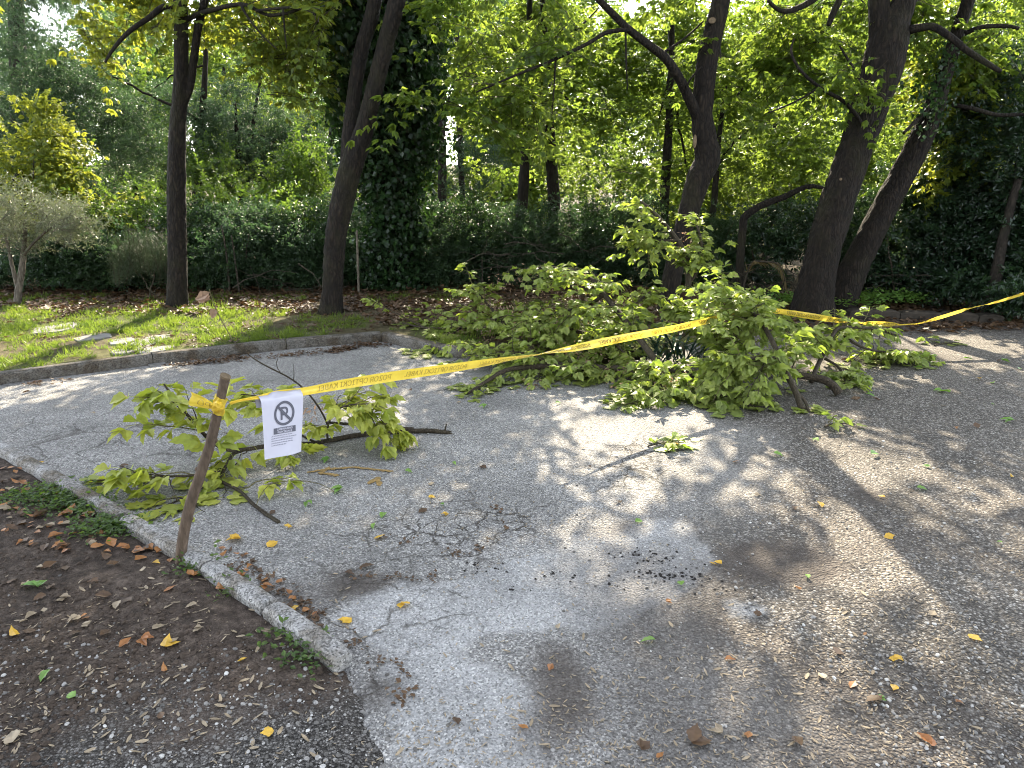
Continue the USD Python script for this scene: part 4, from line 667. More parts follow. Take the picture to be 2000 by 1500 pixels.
shrub('rosemary_bush', 'rounded grey-green needle bush left of the slender trunk', 'bush', (290, 596, 9.2), [(285, 560, 9.2, .45, .3, .28, 54)], 'needle', leaf_material('rosemary', [(.04, .06, .03), (.06, .08, .04), (.09, .10, .06), (.1, .11, .07)], [(.05, .08, .03), (.07, .1, .04), (.09, .12, .05), (.1, .12, .06)], .2), 880, (.7, 1.1), 4, tilt=.3)
# olive tree
ol = Thing('olive_tree', 'small silvery olive tree at the far left edge', 'tree', G(35, 612))
trunk_part(ol, 'trunk', [(34, 618, 8.6, 8), (36, 570, 8.6, 6.5), (42, 530, 8.6, 6), (47, 480, 8.6, 5), (50, 430, 8.6, 3)], 40, 12, .14, 91, BARK_PALE, .3)
trunk_part(ol, 'stem', [(34, 560, 8.6, 4), (24, 520, 8.55, 3.5), (18, 490, 8.5, 3), (5, 450, 8.5, 2)], 24, 8, .1, 92, BARK_PALE); trunk_part(ol, 'branch', [(46, 500, 8.6, 3), (70, 470, 8.5, 2.5), (110, 440, 8.45, 2), (170, 425, 8.4, 1)], 20, 6, 0, 93, BARK_PALE)
P = np.vstack([ball(at(50, 420, 8.6), (.58, .5, .42), 34, 94, .46, 2.4), ball(at(20, 460, 8.5), (.45, .4, .3), 20, 95, .44, 2.4), ball(at(120, 440, 8.4), (.38, .25, .14), 16, 96, .3, 2), ball(at(-60, 430, 8.6), (.5, .5, .4), 22, 97, .4, 2), zone([(100, 430), (180, 420), (190, 432), (130, 470)], 8.3, 8.5, 8, 98, 0)])
instances(ol.path, 'crown', 'olive', OLIVE, P, ol.loc, (.7, 1.1), .6, 99, stickmat=BARK_PALE)
# thin pole and saplings
pl = Thing('thin_pole', 'thin pale grey wooden pole upright between forked trunk and ivy tree', 'pole', G(701, 575, .05)); trunk_part(pl, 'shaft', [(701, 580, 9.6, 2.6), (699, 520, 9.6, 2.4), (697, 450, 9.6, 2.2)], 12, 8, .06, 100, BARK_PALE)
for i, (pts, lab) in enumerate([([(448, 590, 9.6, 2.5), (445, 520, 9.6, 2), (432, 440, 9.6, 1.2)], 'bare thin sapling, left stem of the pair right of the slender trunk'), ([(470, 590, 9.5, 2), (462, 530, 9.5, 1.6), (452, 460, 9.5, 1)], 'bare thin sapling, right stem of the pair right of the slender trunk')]):
    s = Thing('sapling', lab, 'sapling', at(*pts[0][:3]) * [1, 1, 0]); trunk_part(s, 'stem', pts, 14, 6, 0, 101 + i, DEADTWIG)
pst = Thing('lamp_post', 'small white post with a dark lamp seen behind the forked trunk', 'lamp', at(655, 480, 17) * [1, 1, 0])
pst.part('post', tube(np.array([at(655, 480, 17) * [1, 1, 0], at(653, 338, 17)]), .06, 12), plain('white_post', (.7, .7, .68), .6)); c = at(651, 330, 17)
cap = trimesh.creation.cylinder(radius=.13, height=.1, sections=16); cap.apply_translation(c + [0, 0, .06]); pst.part('lamp', cap, plain('lamp_dark', (.03, .03, .03), .5))
# brush pile: dead sticks below the hedge
def sticks(n, seed, uv0, uv1, Y0, Y1, ln=(.4, 1.3), zmax=.7):
    r = R(seed); ms = []
    for i in range(n):
        c = at(r.uniform(uv0[0], uv1[0]), r.uniform(uv0[1], uv1[1]), r.uniform(Y0, Y1)); c[2] = max(c[2], .06); d = unit(np.array([r.normal(0, 1), r.normal(0, .3), r.normal(0, .35)])); L = r.uniform(*ln)
        s = np.linspace(-.5, .5, 6)[:, None]; p = c + d * L * s + np.array([0, 0, -r.uniform(0, .3)]) * L * s * s * 2 + r.normal(0, .02, (6, 3)); p[:, 2] = np.maximum(p[:, 2], .03); ms.append(tube(p, np.linspace(r.uniform(.003, .010), .002, 6), 5))
    return join(ms)
for i, (n, a, b_, y0, y1, lab) in enumerate([(60, (930, 470), (1200, 580), 9.3, 10.2, 'heap of dead grey-brown brushwood behind the fallen branches'), (40, (1430, 530), (1560, 590), 9.0, 9.6, 'tangle of dry sticks left of the thickest trunk'), (18, (440, 530), (620, 590), 9.2, 9.9, 'scattered dry sticks under the hedge left of the forked trunk'), (35, (1690, 530), (1900, 600), 9.0, 9.4, 'dry dark sticks under the laurel bushes')]):
    bp = top('brush_pile', sticks(n, 910 + i, a, b_, y0, y1), DEADTWIG, lab, 'brushwood', kind='stuff')
# dry palm-like frond left of thickest trunk
fr = Thing('dry_frond', 'dry yellowish drooping frond left of the thickest trunk', 'frond', at(1500, 585, 9.0) * [1, 1, 0]); rib = px_path([(1448, 595, 9.0, 2), (1475, 510, 8.9, 2), (1510, 512, 8.8, 1.5), (1535, 560, 8.75, 1)], 20); fr.part('rib', tube(*rib, 5), DEADTWIG)
r = R(920); k = 44; idx = np.linspace(5, 19, k).astype(int); sg = np.where(np.arange(k) % 2, 1, -1)[:, None]; tg = unit(np.gradient(rib[0], axis=0))[idx]
fr.part('leaflets', place(T_LO, rib[0][idx], tg + sg * np.array([[.4, .5, 0]]) + [0, 0, -.6] + r.normal(0, .15, (k, 3)), np.tile([0, -1., .3], (k, 1)), r.uniform(.12, .2, k), .012), leaf_material('dry_frond', [(.2, .15, .07), (.28, .22, .1), (.34, .28, .13), (.36, .3, .15)], [(.2, .15, .06), (.3, .23, .1), (.3, .25, .12), (.3, .25, .12)], .25), kind='stuff')
# strap leaved plant under the pile
sp = Thing('strap_leaf_plant', 'clump of dark blue-green strap leaves under the tape among the fallen branches', 'plant', G(1330, 720)); r = R(930)
for i in range(80):
    b0 = G(1325, 722) + [r.normal(0, .16), r.normal(0, .1) + .25, .02]; th = r.uniform(0, 6.28); L = r.uniform(.35, .7); n = 8; s = np.linspace(0, 1, n); lift = r.uniform(.5, 1.0)
    c = b0 + np.stack([np.cos(th) * L * s * (.4 + .5 * s), np.sin(th) * L * s * (.4 + .4 * s), L * lift * (s * 1.25 - s * s * r.uniform(.5, 1.0))], 1); c[:, 2] = np.maximum(c[:, 2], .03)
    w = .011 * np.sin(np.pi * np.clip(s * .85 + .15, 0, 1)) + .001; sd = np.array([-math.sin(th), math.cos(th), 0]); V = np.concatenate([c - sd * w[:, None], c + sd * w[:, None]]); F = [[j, j + 1, j + n] for j in range(n - 1)] + [[j + 1, j + n + 1, j + n] for j in range(n - 1)]
    sp.part('blade', (V, np.array(F)), STRAP)

# ================================================================== FALLEN BRANCHES
def compound(r, c, pd, L, hi=True, droop=.5):
    nl = r.choice([3, 3, 3, 5]); ms = []; up = np.array([0, 0, 1.])
    sd = unit(np.cross(pd, up))
    st = np.linspace(0, 1, 4)[:, None]; pet = c + pd * L * .75 * st + np.array([0, 0, -.02]) * st * st; ms.append(tube(pet, .0012, 3, cap=False)); e = pet[-1]
    roll = r.normal(0, .5); N = unit(up * math.cos(roll) + sd * math.sin(roll) + r.normal(0, .25, 3))
    for k in range(nl):
        q = k - (nl - 1) / 2; D = unit(pd + sd * q * (.85 if nl == 3 else .65) + np.array([0, 0, -droop * r.uniform(.3, 1.4)]) + r.normal(0, .12, 3))
        ms.append(place(T_MID if r.random() < .5 else T_MID2, e - pd * .012 * abs(q), D, N + r.normal(0, .25, 3), L * (1.0 if q == 0 else .85) * r.uniform(.85, 1.1), L * r.uniform(.52, .68)))
    return join(ms)
class Branch(Thing):
    def __init__(self, lab, loc, seed, mat=FALLEN, name='fallen_branch', cat='branch', group=None):
        super().__init__(name, lab, cat, loc, group); self.r = R(seed); self.mat = mat; self.n = 0; self.rest = []
    def stem(self, pts, n=28, seg=8, name='stem', bark=.06, mat=TWIG):
        p, rd = px_path(pts, n); gz = ground_z(p) + rd * .6; p[:, 2] = np.maximum(p[:, 2], gz); self.part(name, tube(p, rd, seg, bark, self.n), mat, True); return p
    def leaf(self, c, pd, L):
        m = compound(self.r, c, unit(pd), L); v = m[0]; g = ground_z(v) + .004; low = v[:, 2] < g
        v[low, 2] = g[low] + .02 * self.r.random(); self.n += 1
        if self.n <= 298: self.part('leaf', m, self.mat)
        else: self.rest.append(m)
    def twigs(self, path, k, ln=(.25, .55), pairs=(3, 6), L=(.06, .09), spread=.9, up=.15, span=(.15, 1.0), tip=True):
        r = self.r; tg = unit(np.gradient(path, axis=0))
        for i in range(k):
            j = int(r.uniform(*span) * (len(path) - 1)); d = unit(tg[j] * .7 + r.normal(0, spread, 3) * [1, 1, .6] + [0, 0, up]); l = r.uniform(*ln); m = 8; s = np.linspace(0, 1, m)[:, None]
            p = path[j] + d * l * s + np.array([0, 0, -.22]) * l * s * s + np.cumsum(r.normal(0, .006, (m, 3)), 0); p[0] = path[j]; p[:, 2] = np.maximum(p[:, 2], ground_z(p) + .012)
            self.part('twig', tube(p, np.linspace(.004, .0016, m), 5, cap=False), TWIG if r.random() < .6 else GREENTWIG)
            q = r.integers(*pairs); self.clothe(p, q, L)
    def clothe(self, p, q, L, sides=(-1, 1)):
        r = self.r; tg = unit(np.gradient(p, axis=0)); m = len(p)
        for a in range(q):
            j = min(m - 1, int((a + 1.2) / (q + .4) * (m - 1)))
            for sgn in sides:
                if r.random() < .12: continue
                side = unit(np.cross(tg[j], [0, 0, 1.]) + 1e-4) * sgn; self.leaf(p[j], side + tg[j] * r.uniform(.2, .9) + np.array([0, 0, r.uniform(-.2, .5)]), r.uniform(*L))
    def seeds(self, c, rad=.09, n=34):
        r = self.r; P = c + r.normal(0, 1, (n, 3)) * rad * [.7, .7, .6]; P[:, 2] = np.maximum(P[:, 2], ground_z(P) + .01); D = np.stack([r.normal(0, .7, n), r.normal(0, .7, n), r.normal(-.6, .4, n)], 1)
        self.part('seed_cluster', place(T_OV, P, D, r.normal(0, 1, (n, 3)), r.uniform(.022, .035, n), .011), SEEDPINK, kind='stuff')
    def done(self):
        if self.rest: self.part('more_leaves', join(self.rest), self.mat, kind='stuff')
# F1: branch lying behind the stake
FALLEN_Y = leaf_material('yellowing_maple_leaf', [(.24, .28, .05), (.44, .42, .07), (.60, .50, .08), (.62, .43, .09)], [(.28, .36, .03), (.54, .55, .045), (.70, .6, .06), (.74, .5, .06)], 0.45, rough=0.5)
F = Branch('leafy yellow-green branch lying on the asphalt behind the wooden stake', G(560, 880), 1001, FALLEN_Y)
pA = F.stem([(876, 846, 4.27, 4.5), (840, 841, 4.28, 5), (780, 843, 4.27, 5.5), (700, 850, 4.2, 5.5), (620, 865, 4.05, 5), (540, 868, 3.85, 5), (460, 880, 3.7, 4.5), (400, 850, 3.6, 4), (350, 790, 3.6, 3), (320, 750, 3.6, 2)], 44)
F.stem([(808, 838, 4.28, 4), (760, 836, 4.25, 4), (700, 830, 4.2, 3.4), (640, 825, 4.1, 2.6)], 20)
for a in ((872, 828), (884, 860), (862, 866), (882, 842)): F.stem([(868, 845, 4.27, 2.5), (*a, 4.27, 1.3)], 5, 5, 'stub')
pB = F.stem([(460, 880, 3.7, 4), (430, 930, 3.5, 3.5), (470, 960, 3.35, 3.5), (500, 990, 3.2, 4.0), (545, 1022, 3.03, 4.5)], 26)
pC = F.stem([(430, 920, 3.5, 3), (350, 930, 3.4, 2.5), (260, 935, 3.4, 2), (180, 938, 3.42, 1.4)], 22, 6)
pD = F.stem([(430, 930, 3.5, 3), (380, 960, 3.35, 2.4), (330, 985, 3.2, 2), (290, 1005, 3.15, 1.3)], 18, 6)
pE = F.stem([(640, 860, 4.0, 2.5), (660, 800, 3.95, 2), (690, 790, 3.95, 1.6), (740, 850, 3.9, 1.2)], 16, 6)
pG = F.stem([(620, 865, 4.0, 2.5), (560, 830, 3.9, 2), (520, 780, 3.8, 1.6), (470, 770, 3.75, 1.2)], 16, 6)
pW = F.stem([(640, 830, 4.05, 2.2), (590, 756, 4.05, 1.9), (545, 727, 4.05, 1.7), (500, 703, 4.1, 1.5), (455, 665, 4.15, 1.3)], 24, 5, 'whip', 0)
pX = F.stem([(455, 665, 4.15, 1.3), (438, 635, 4.15, 1.2), (420, 600, 4.15, 1.1), (409, 565, 4.15, 1)], 12, 5, 'whip', 0, GREENTWIG)
F.stem([(548, 728, 4.05, 1), (540, 710, 4.05, .8), (543, 700, 4.05, .6)], 5, 4, 'whip', 0); F.stem([(573, 745, 4.05, 1), (574, 725, 4.05, .7), (573, 712, 4.05, .5)], 5, 4, 'whip', 0)
F.stem([(500, 988, 3.2, 1.2), (530, 945, 3.3, 1.1), (600, 940, 3.4, 1), (655, 962, 3.3, .9)], 14, 4, 'whip', 0, GREENTWIG)
F.twigs(pA, 7, (.25, .42), (3, 5), (.085, .12), .6, .5, (.75, 1)); F.twigs(pA, 5, (.2, .35), (2, 4), (.08, .115), .6, .3, (.5, .72)); F.twigs(pC, 5, (.12, .25), (2, 3), (.085, .12), .5, .15); F.clothe(pC[8:], 4, (.08, .1)); F.twigs(pD, 4, (.12, .24), (2, 3), (.08, .11), .5, .1)
F.clothe(pD[8:], 3, (.09, .11)); F.twigs(pB, 4, (.15, .3), (2, 4), (.07, .1), .5, .3, (0, .6)); F.twigs(pE, 10, (.15, .33), (3, 5), (.075, .11), .8, .1); F.clothe(pE[4:], 5, (.07, .09)); F.twigs(pG, 5, (.15, .3), (2, 4), (.075, .11), .6, .2); F.clothe(pA[36:], 4, (.08, .105))
for a in (0, .5, 1.): F.part('dry_leaf', place(T_DRY[int(a * 2)], pX[-1] + [0, 0, -.04 * a - .02], np.array([[-.8, .2, -.5 + .5 * a]]), np.array([[0, -.8, .6]]), .1, .06), SEEDPINK)
F.part('dry_leaf', place(T_DRY[1], pX[-5], np.array([[-.5, 0, -.8]]), np.array([[0, -1, .3]]), .07, .05), SEEDPINK); F.seeds(at(610, 800, 3.95), .05, 20); F.done()
# the big pile
GP = 'branches in the fallen pile'
def pile(lab, base, seed, stems, tw, seeds=(), L=(.062, .094), mat=FALLEN):
    B = Branch(lab, G(*base), seed, mat, group=GP)
    ps = [B.stem(s) for s in stems]
    for (i, k, ln, up, span) in tw: B.twigs(ps[i], int(k * 1.9), ln, (3, 6), L, .95, up - .02, span)
    for s in ps: B.clothe(s[len(s) // 2:], 6, L)
    for (u, v, Yc) in seeds: B.seeds(at(u, v, Yc))
    B.done()
pile('tall leafy branch leaning up against the scarred trunk', (1310, 680), 1101, [[(1305, 700, 6.9, 7), (1345, 600, 7.0, 6), (1342, 510, 7.1, 5), (1300, 440, 7.2, 4), (1240, 385, 7.3, 2.5)], [(1340, 560, 7.1, 4), (1370, 500, 7.1, 3), (1360, 440, 7.2, 2)], [(1330, 470, 7.15, 3), (1270, 470, 7.1, 2.5), (1220, 440, 7.1, 1.5)]], [(0, 9, (.2, .4), .1, (.35, 1)), (1, 6, (.2, .35), .1, (.2, 1)), (2, 7, (.2, .35), .0, (.3, 1))], [(1335, 470, 7.1)])
pile('long bowed branch with pinkish seed bunches at the top of the pile', (1300, 745), 1102, [[(1330, 770, 5.3, 8), (1270, 690, 5.6, 7), (1220, 625, 5.9, 6), (1180, 575, 6.2, 5.5), (1150, 542, 6.4, 4.5), (1100, 525, 6.6, 3.5), (1040, 525, 6.8, 2.5)], [(1180, 575, 6.2, 4), (1140, 600, 6.2, 3), (1090, 610, 6.3, 2), (1050, 620, 6.3, 1.5)]], [(0, 16, (.25, .5), .1, (.3, 1)), (1, 9, (.2, .45), 0, (.2, 1))], [(985, 550, 6.7), (1020, 545, 6.8), (1060, 560, 6.6), (1000, 600, 6.4), (1130, 555, 6.4), (1020, 640, 6.2)])
pile('low branch stretching left along the asphalt with its tip near the kerb', (1150, 735), 1103, [[(1370, 735, 5.5, 9), (1290, 722, 5.6, 9), (1180, 720, 5.6, 8), (1080, 716, 5.6, 6.5), (1000, 720, 5.5, 5), (950, 745, 5.3, 4), (915, 768, 5.1, 2.5)], [(1080, 716, 5.6, 4), (1020, 690, 5.8, 3), (930, 690, 5.9, 2)]], [(0, 12, (.2, .45), .15, (.3, 1)), (1, 8, (.2, .4), .2, (.2, 1))], [(1040, 760, 5.3), (1120, 690, 5.7), (1190, 735, 5.5)])
pile('leafy branch end spreading over the grass at the left of the pile', (900, 660), 1104, [[(1150, 690, 6.2, 6), (1060, 650, 6.5, 5), (980, 630, 6.8, 4), (900, 640, 7.0, 3), (830, 640, 7.2, 2), (785, 630, 7.3, 1.4)], [(980, 630, 6.8, 3), (940, 580, 6.9, 2.2), (920, 560, 6.9, 1.4)], [(900, 640, 7, 2), (860, 670, 6.7, 1.6), (825, 695, 6.4, 1.2)], [(830, 640, 7.2, 1.4), (760, 605, 7.3, 1), (715, 580, 7.3, .8)]], [(0, 16, (.2, .45), .2, (.2, 1)), (1, 6, (.2, .35), .2, (.2, 1)), (2, 6, (.15, .3), .1, (.2, 1))], [(960, 600, 6.8), (900, 650, 6.8), (950, 660, 6.5)])
pile('dense leafy branch in the middle of the pile above the tape', (1150, 700), 1105, [[(1250, 700, 6.0, 6), (1170, 660, 6.2, 5), (1100, 640, 6.3, 4), (1030, 620, 6.4, 3)], [(1200, 680, 6.1, 4), (1230, 610, 6.4, 3), (1270, 570, 6.6, 2)], [(1150, 690, 6, 3), (1090, 690, 6, 2.5), (1010, 680, 6, 2)]], [(0, 14, (.2, .45), .25, (.1, 1)), (1, 10, (.2, .45), .2, (.2, 1)), (2, 8, (.2, .4), .1, (.2, 1))], [(1080, 640, 6.1), (1180, 610, 6.2)])
pile('branch with its thick bent end touching the ground at the right of the pile', (1640, 775), 1106, [[(1638, 776, 5.08, 10), (1632, 758, 5.1, 9), (1605, 740, 5.15, 8), (1560, 733, 5.2, 7), (1500, 722, 5.3, 6), (1430, 690, 5.5, 5), (1380, 650, 5.7, 4), (1350, 620, 5.9, 2.5)], [(1430, 690, 5.5, 4), (1440, 640, 5.5, 3), (1470, 600, 5.6, 2)]], [(0, 14, (.2, .45), .15, (.3, 1)), (1, 9, (.2, .4), .25, (.2, 1))], [(1440, 700, 5.4)])
pile('drooping branch with its dark cut end on the gravel in front of the pile', (1562, 808), 1107, [[(1568, 806, 4.72, 7), (1556, 770, 4.8, 6.5), (1532, 720, 4.9, 6), (1505, 660, 5.1, 5), (1470, 610, 5.3, 4), (1430, 585, 5.5, 3), (1395, 570, 5.6, 2)], [(1552, 765, 4.82, 4), (1575, 790, 4.75, 3.4), (1580, 808, 4.7, 3)], [(1520, 700, 4.95, 4), (1460, 700, 4.9, 3), (1410, 720, 4.9, 2)]], [(0, 15, (.2, .42), .2, (.2, 1)), (2, 10, (.2, .4), .1, (.1, 1))], [(1425, 590, 5.5), (1400, 610, 5.6)], (.064, .096))
pile('low leafy branch along the front edge of the pile', (1340, 770), 1108, [[(1230, 720, 5.5, 6), (1300, 745, 5.2, 5), (1380, 765, 5.0, 4), (1450, 785, 4.85, 3), (1480, 800, 4.8, 2)], [(1300, 745, 5.2, 4), (1270, 765, 5.0, 3), (1240, 785, 4.9, 2)], [(1380, 765, 5.0, 3), (1400, 735, 5.1, 2.5), (1440, 720, 5.1, 2)]], [(0, 16, (.18, .4), .2, (.1, 1)), (1, 8, (.15, .3), .1, (.1, 1)), (2, 9, (.2, .4), .3, (.1, 1))], [(1310, 745, 5.1), (1210, 760, 5.2)], (.062, .094))
pile('pale low branch filling the front middle of the pile', (1200, 740), 1111, [[(1330, 745, 5.4, 5), (1260, 730, 5.5, 4), (1180, 720, 5.6, 3), (1110, 705, 5.7, 2)], [(1260, 730, 5.5, 3), (1220, 690, 5.7, 2.4), (1190, 660, 5.8, 1.6)]], [(0, 10, (.2, .4), .1, (.1, 1)), (1, 8, (.2, .35), .1, (.1, 1))], [(1230, 720, 5.5), (1150, 700, 5.6)])
pile('leafy branch spreading right of the pile below the sagging tape', (1700, 690), 1109, [[(1585, 745, 5.3, 5), (1615, 680, 5.8, 4.5), (1640, 640, 6.0, 4), (1690, 640, 6.1, 3), (1750, 655, 6.2, 2)], [(1640, 650, 6, 3), (1690, 680, 6, 2.5), (1750, 690, 6.1, 2), (1790, 695, 6.2, 1.4)], [(1610, 700, 5.7, 3), (1640, 720, 5.6, 2.4), (1650, 750, 5.4, 1.6)]], [(0, 10, (.2, .38), 0, (.4, 1)), (1, 9, (.2, .35), .1, (.3, 1)), (2, 6, (.15, .3), 0, (.2, 1))], [], (.062, .094))
pile('upright leafy branch under the tape where it crosses the pile', (1440, 700), 1110, [[(1420, 700, 5.9, 5), (1430, 640, 6.0, 4), (1410, 590, 6.1, 3), (1395, 555, 6.2, 2)], [(1430, 640, 6.0, 3), (1480, 620, 6.0, 2.4), (1530, 625, 5.9, 2), (1570, 650, 5.8, 1.4)], [(1400, 640, 6, 2.5), (1360, 620, 6.1, 2), (1330, 600, 6.2, 1.4)]], [(0, 9, (.2, .4), .2, (.2, 1)), (1, 8, (.2, .35), .1, (.2, 1)), (2, 7, (.2, .35), .1, (.2, 1))], [(1410, 580, 6.1), (1300, 630, 6.2)])
for (u, v, n_, lab, sd) in [(1290, 868, 6, 'small yellow-green sprig lying on the sunlit asphalt in front of the pile', 1201), (1850, 672, 4, 'small leafy sprig standing alone right of the pile', 1202), (1470, 960, 0, '', 0), (1635, 830, 3, 'little green sprig on the gravel in front of the cut branch end', 1203)]:
    if not n_: continue
    S = Branch(lab, G(u, v), sd, name='leaf_sprig', cat='sprig'); p = S.stem([(u - 25, v + 4, G(u, v + 4)[1], 2), (u, v - 2, G(u, v - 2)[1] - .05, 1.8), (u + 30, v, G(u, v)[1], 1.2)], 10, 5); S.twigs(p, n_ // 2, (.08, .16), (1, 3), (.06, .085), .6, .2); S.clothe(p, n_ // 2 + 1, (.06, .09)); S.done()

# ================================================================== STAKE, TAPE, SIGN
sb = G(352, 1105); SY = sb[1]
st = Thing('wooden_stake', 'rough wooden stake leaning right, driven into the soil by the kerb', 'stake', sb)
sp_, sr = px_path([(352, 1118, SY, 12), (356, 1060, SY, 11.5), (372, 985, SY, 11.5), (392, 925, SY, 11), (410, 870, SY + .01, 10.5), (424, 810, SY + .01, 10), (433, 770, SY + .01, 9.5), (440, 737, SY + .01, 10.5)], 70)
st.part('shaft', tube(sp_, sr, 22, .09, 7), STAKEWOOD, 50); ax = unit(sp_[-1] - sp_[-4]); st.part('cut_end', disc(sp_[-1] + ax * .004, unit(ax + [.25, -.1, 0]), sr[-1] * 1.02, .008), CUTWOOD)
for i, (k, s) in enumerate([(20, 1), (38, -1), (48, 1)]):
    kb = trimesh.creation.icosphere(1, .007); kb.apply_scale([1.2, 1, 1.6]); kb.apply_translation(sp_[k] + np.array([s * sr[k] * .95, -.004, 0])); st.part('knot', kb, STAKEWOOD, True)
tp = Thing('caution_tape', 'yellow plastic warning tape strung from the wooden stake across the fallen branches', 'tape', G(440, 1105))
TW = .053
# (u, v, Y, half-width px scale, angle of the width direction about the run: 0 = upright, pi = upside down)
tk = [(449, 788, SY + .02, .25, -.3), (475, 781, 2.70, .22, -.2), (505, 776, 2.74, .35, 0), (545, 771, 2.82, .75, 0), (590, 765, 2.92, .7, .05), (660, 752, 3.08, .88, .1), (760, 736, 3.32, 1, .1), (860, 722, 3.58, 1, .15), (930, 712, 3.78, 1, .35), (1000, 701, 3.98, 1, .9), (1060, 691, 4.17, 1, 1.45), (1110, 682, 4.32, 1, 2.1), (1170, 670, 4.52, 1, 2.75), (1230, 658, 4.72, 1, 3.05), (1300, 645, 4.95, 1, 3.14), (1370, 629, 5.2, 1, 3.3), (1430, 612, 5.42, .9, 3.75), (1470, 603, 5.55, .85, 4.0), (1520, 608, 5.7, .85, 3.5), (1580, 617, 5.9, 1, 3.3), (1640, 626, 6.08, .95, 3.7), (1672, 629, 6.2, .7, 4.5), (1700, 631, 6.28, .9, 3.7), (1735, 633, 6.38, .9, 3.5), (1768, 634, 6.47, .45, 4.3), (1785, 633, 6.5, .45, 4.2), (1830, 622, 6.6, .8, 3.5), (1880, 607, 6.72, .9, 3.6), (1908, 599, 6.8, .6, 4.4), (1945, 590, 6.9, .85, 3.7), (2000, 573, 7.05, .8, 3.5), (2120, 530, 7.4, .8, 3.3)]
q = np.array([[*at(u, v, Yc), s, a] for u, v, Yc, s, a in tk]); rb = spline(q, 420); C = rb[:, :3]; tg = unit(np.gradient(C, axis=0))
up = unit(np.array([0, 0, 1.]) - tg * tg[:, 2:3]); sd = np.cross(tg, up)
def ribbon_frame(i):
    a = rb[i, 4]; w = up[i] * np.cos(a)[..., None] + sd[i] * np.sin(a)[..., None]; return w, unit(np.cross(-tg[i], w))
S_ = np.concatenate([[0], np.cumsum(np.linalg.norm(np.diff(C, axis=0), axis=1))])
def ribbon(s, w, off):
    """Point at run length s, w across (in metres of full width), off along the printed face's normal."""
    c = np.stack([np.interp(s, S_, C[:, k]) for k in range(3)], -1); a = np.interp(s, S_, rb[:, 4]); sc = np.interp(s, S_, rb[:, 3])
    T = unit(np.stack([np.interp(s, S_, tg[:, k]) for k in range(3)], -1)); U = unit(np.array([0, 0, 1.]) - T * T[..., 2:3]); D = np.cross(T, U)
    W = U * np.cos(a)[..., None] + D * np.sin(a)[..., None]; N = np.cross(-T, W)
    wav = .0035 * np.sin(w * 95 + s * 3) * np.clip(sc, 0, 1) + .006 * (1 - sc) * np.sin(w * 180)
    return c + W * (w * sc)[..., None] + N * (off + wav)[..., None]
ws = np.linspace(-TW / 2, TW / 2, 9); ss = np.linspace(0, S_[-1], 520); sg_, wg_ = np.meshgrid(ss, ws, indexing='ij'); V = ribbon(sg_, wg_, 0 * sg_).reshape(-1, 3); n = len(ws)
i = np.arange(len(ss) - 1)[:, None] * n + np.arange(n - 1)[None]; Fr = np.concatenate([np.stack([i, i + 1, i + n + 1], -1).reshape(-1, 3), np.stack([i, i + n + 1, i + n], -1).reshape(-1, 3)])
tp.part('ribbon', (V, Fr), TAPE, True)
txt = meshkit.text_mesh('POZOR OPTICKI KABEL', .028, .0004); wid = txt.bounds[1][0]
txt = trimesh.Trimesh(*trimesh.remesh.subdivide_to_size(txt.vertices, txt.faces, .02)); tx = np.array(txt.vertices)
pos0 = float(np.interp(760, [u for u, *_ in tk], np.interp(np.linalg.norm(0, axis=None), [0], [0]) + np.arange(len(tk)) * 0.)) if False else None
s_at = lambda u: S_[np.argmin(np.abs(pix(C)[:, 0] - u))]
start = s_at(766); per = wid + .085; k = -2
phr = [start + per * j for j in range(-3, 12)]
for s0 in phr:
    if s0 - wid < .12 or s0 > S_[-1] - .02: continue
    for side, mt in ((1, TAPEINK), (-1, TAPEINK_BACK)):
        P = ribbon(s0 - tx[:, 0], tx[:, 1] - .014, side * (.0012 + tx[:, 2])); tp.part('lettering' if side > 0 else 'lettering_show_through', (P, txt.faces), mt)
# knot on the stake and loose tail
r = R(61); th = np.linspace(0, 2 * np.pi, 40); kc = sp_[np.argmin(np.abs(pix(sp_)[:, 1] - 793))]; axk = unit(sp_[60] - sp_[50]); e1 = unit(np.cross(axk, [0, 1, 0])); e2 = np.cross(axk, e1)
zs = np.linspace(-.038, .034, 9); V = []
for z_ in zs:
    rr = .0225 + .0025 * np.sin(3 * th + z_ * 90) + .0018 * np.sin(7 * th - z_ * 160); V.append(kc + axk * (z_ + .006 * np.sin(th + 1))[:, None] + rr[:, None] * (np.cos(th)[:, None] * e1 + np.sin(th)[:, None] * e2))
V = np.concatenate(V); m_ = 40; i = np.arange(8)[:, None] * m_ + np.arange(39)[None]; tp.part('wrap', (V, np.concatenate([np.stack([i, i + 1, i + m_ + 1], -1).reshape(-1, 3), np.stack([i, i + m_ + 1, i + m_], -1).reshape(-1, 3)])), TAPE, 40)
kn = trimesh.creation.icosphere(3, 1.0); kv = kn.vertices * np.array([.023, .017, .022]); kv += .006 * (np.stack([meshkit.fbm(kn.vertices * 2.4 + s, 3, s + 5) for s in range(3)], -1) - .5) * 2; tp.part('knot', (kv + kc + np.array([.004, -.03, 0]), kn.faces), TAPE, 35)
a_, b_ = np.linspace(0, 1, 10), np.linspace(-1, 1, 7); A, Bq = np.meshgrid(a_, b_, indexing='ij'); k0 = kc + [-.005, -.03, .0]; dirt_ = unit(np.array([-1, -.15, .42])); wd = np.array([.30, -.2, .93])
V = k0 + dirt_ * (A * .095)[..., None] + wd * (Bq * (.007 + .030 * A ** .8))[..., None] + np.array([0, -1., 0]) * (.008 * np.sin(Bq * 4 + A * 3) * (.4 + A))[..., None]; i = np.arange(9)[:, None] * 7 + np.arange(6)[None]
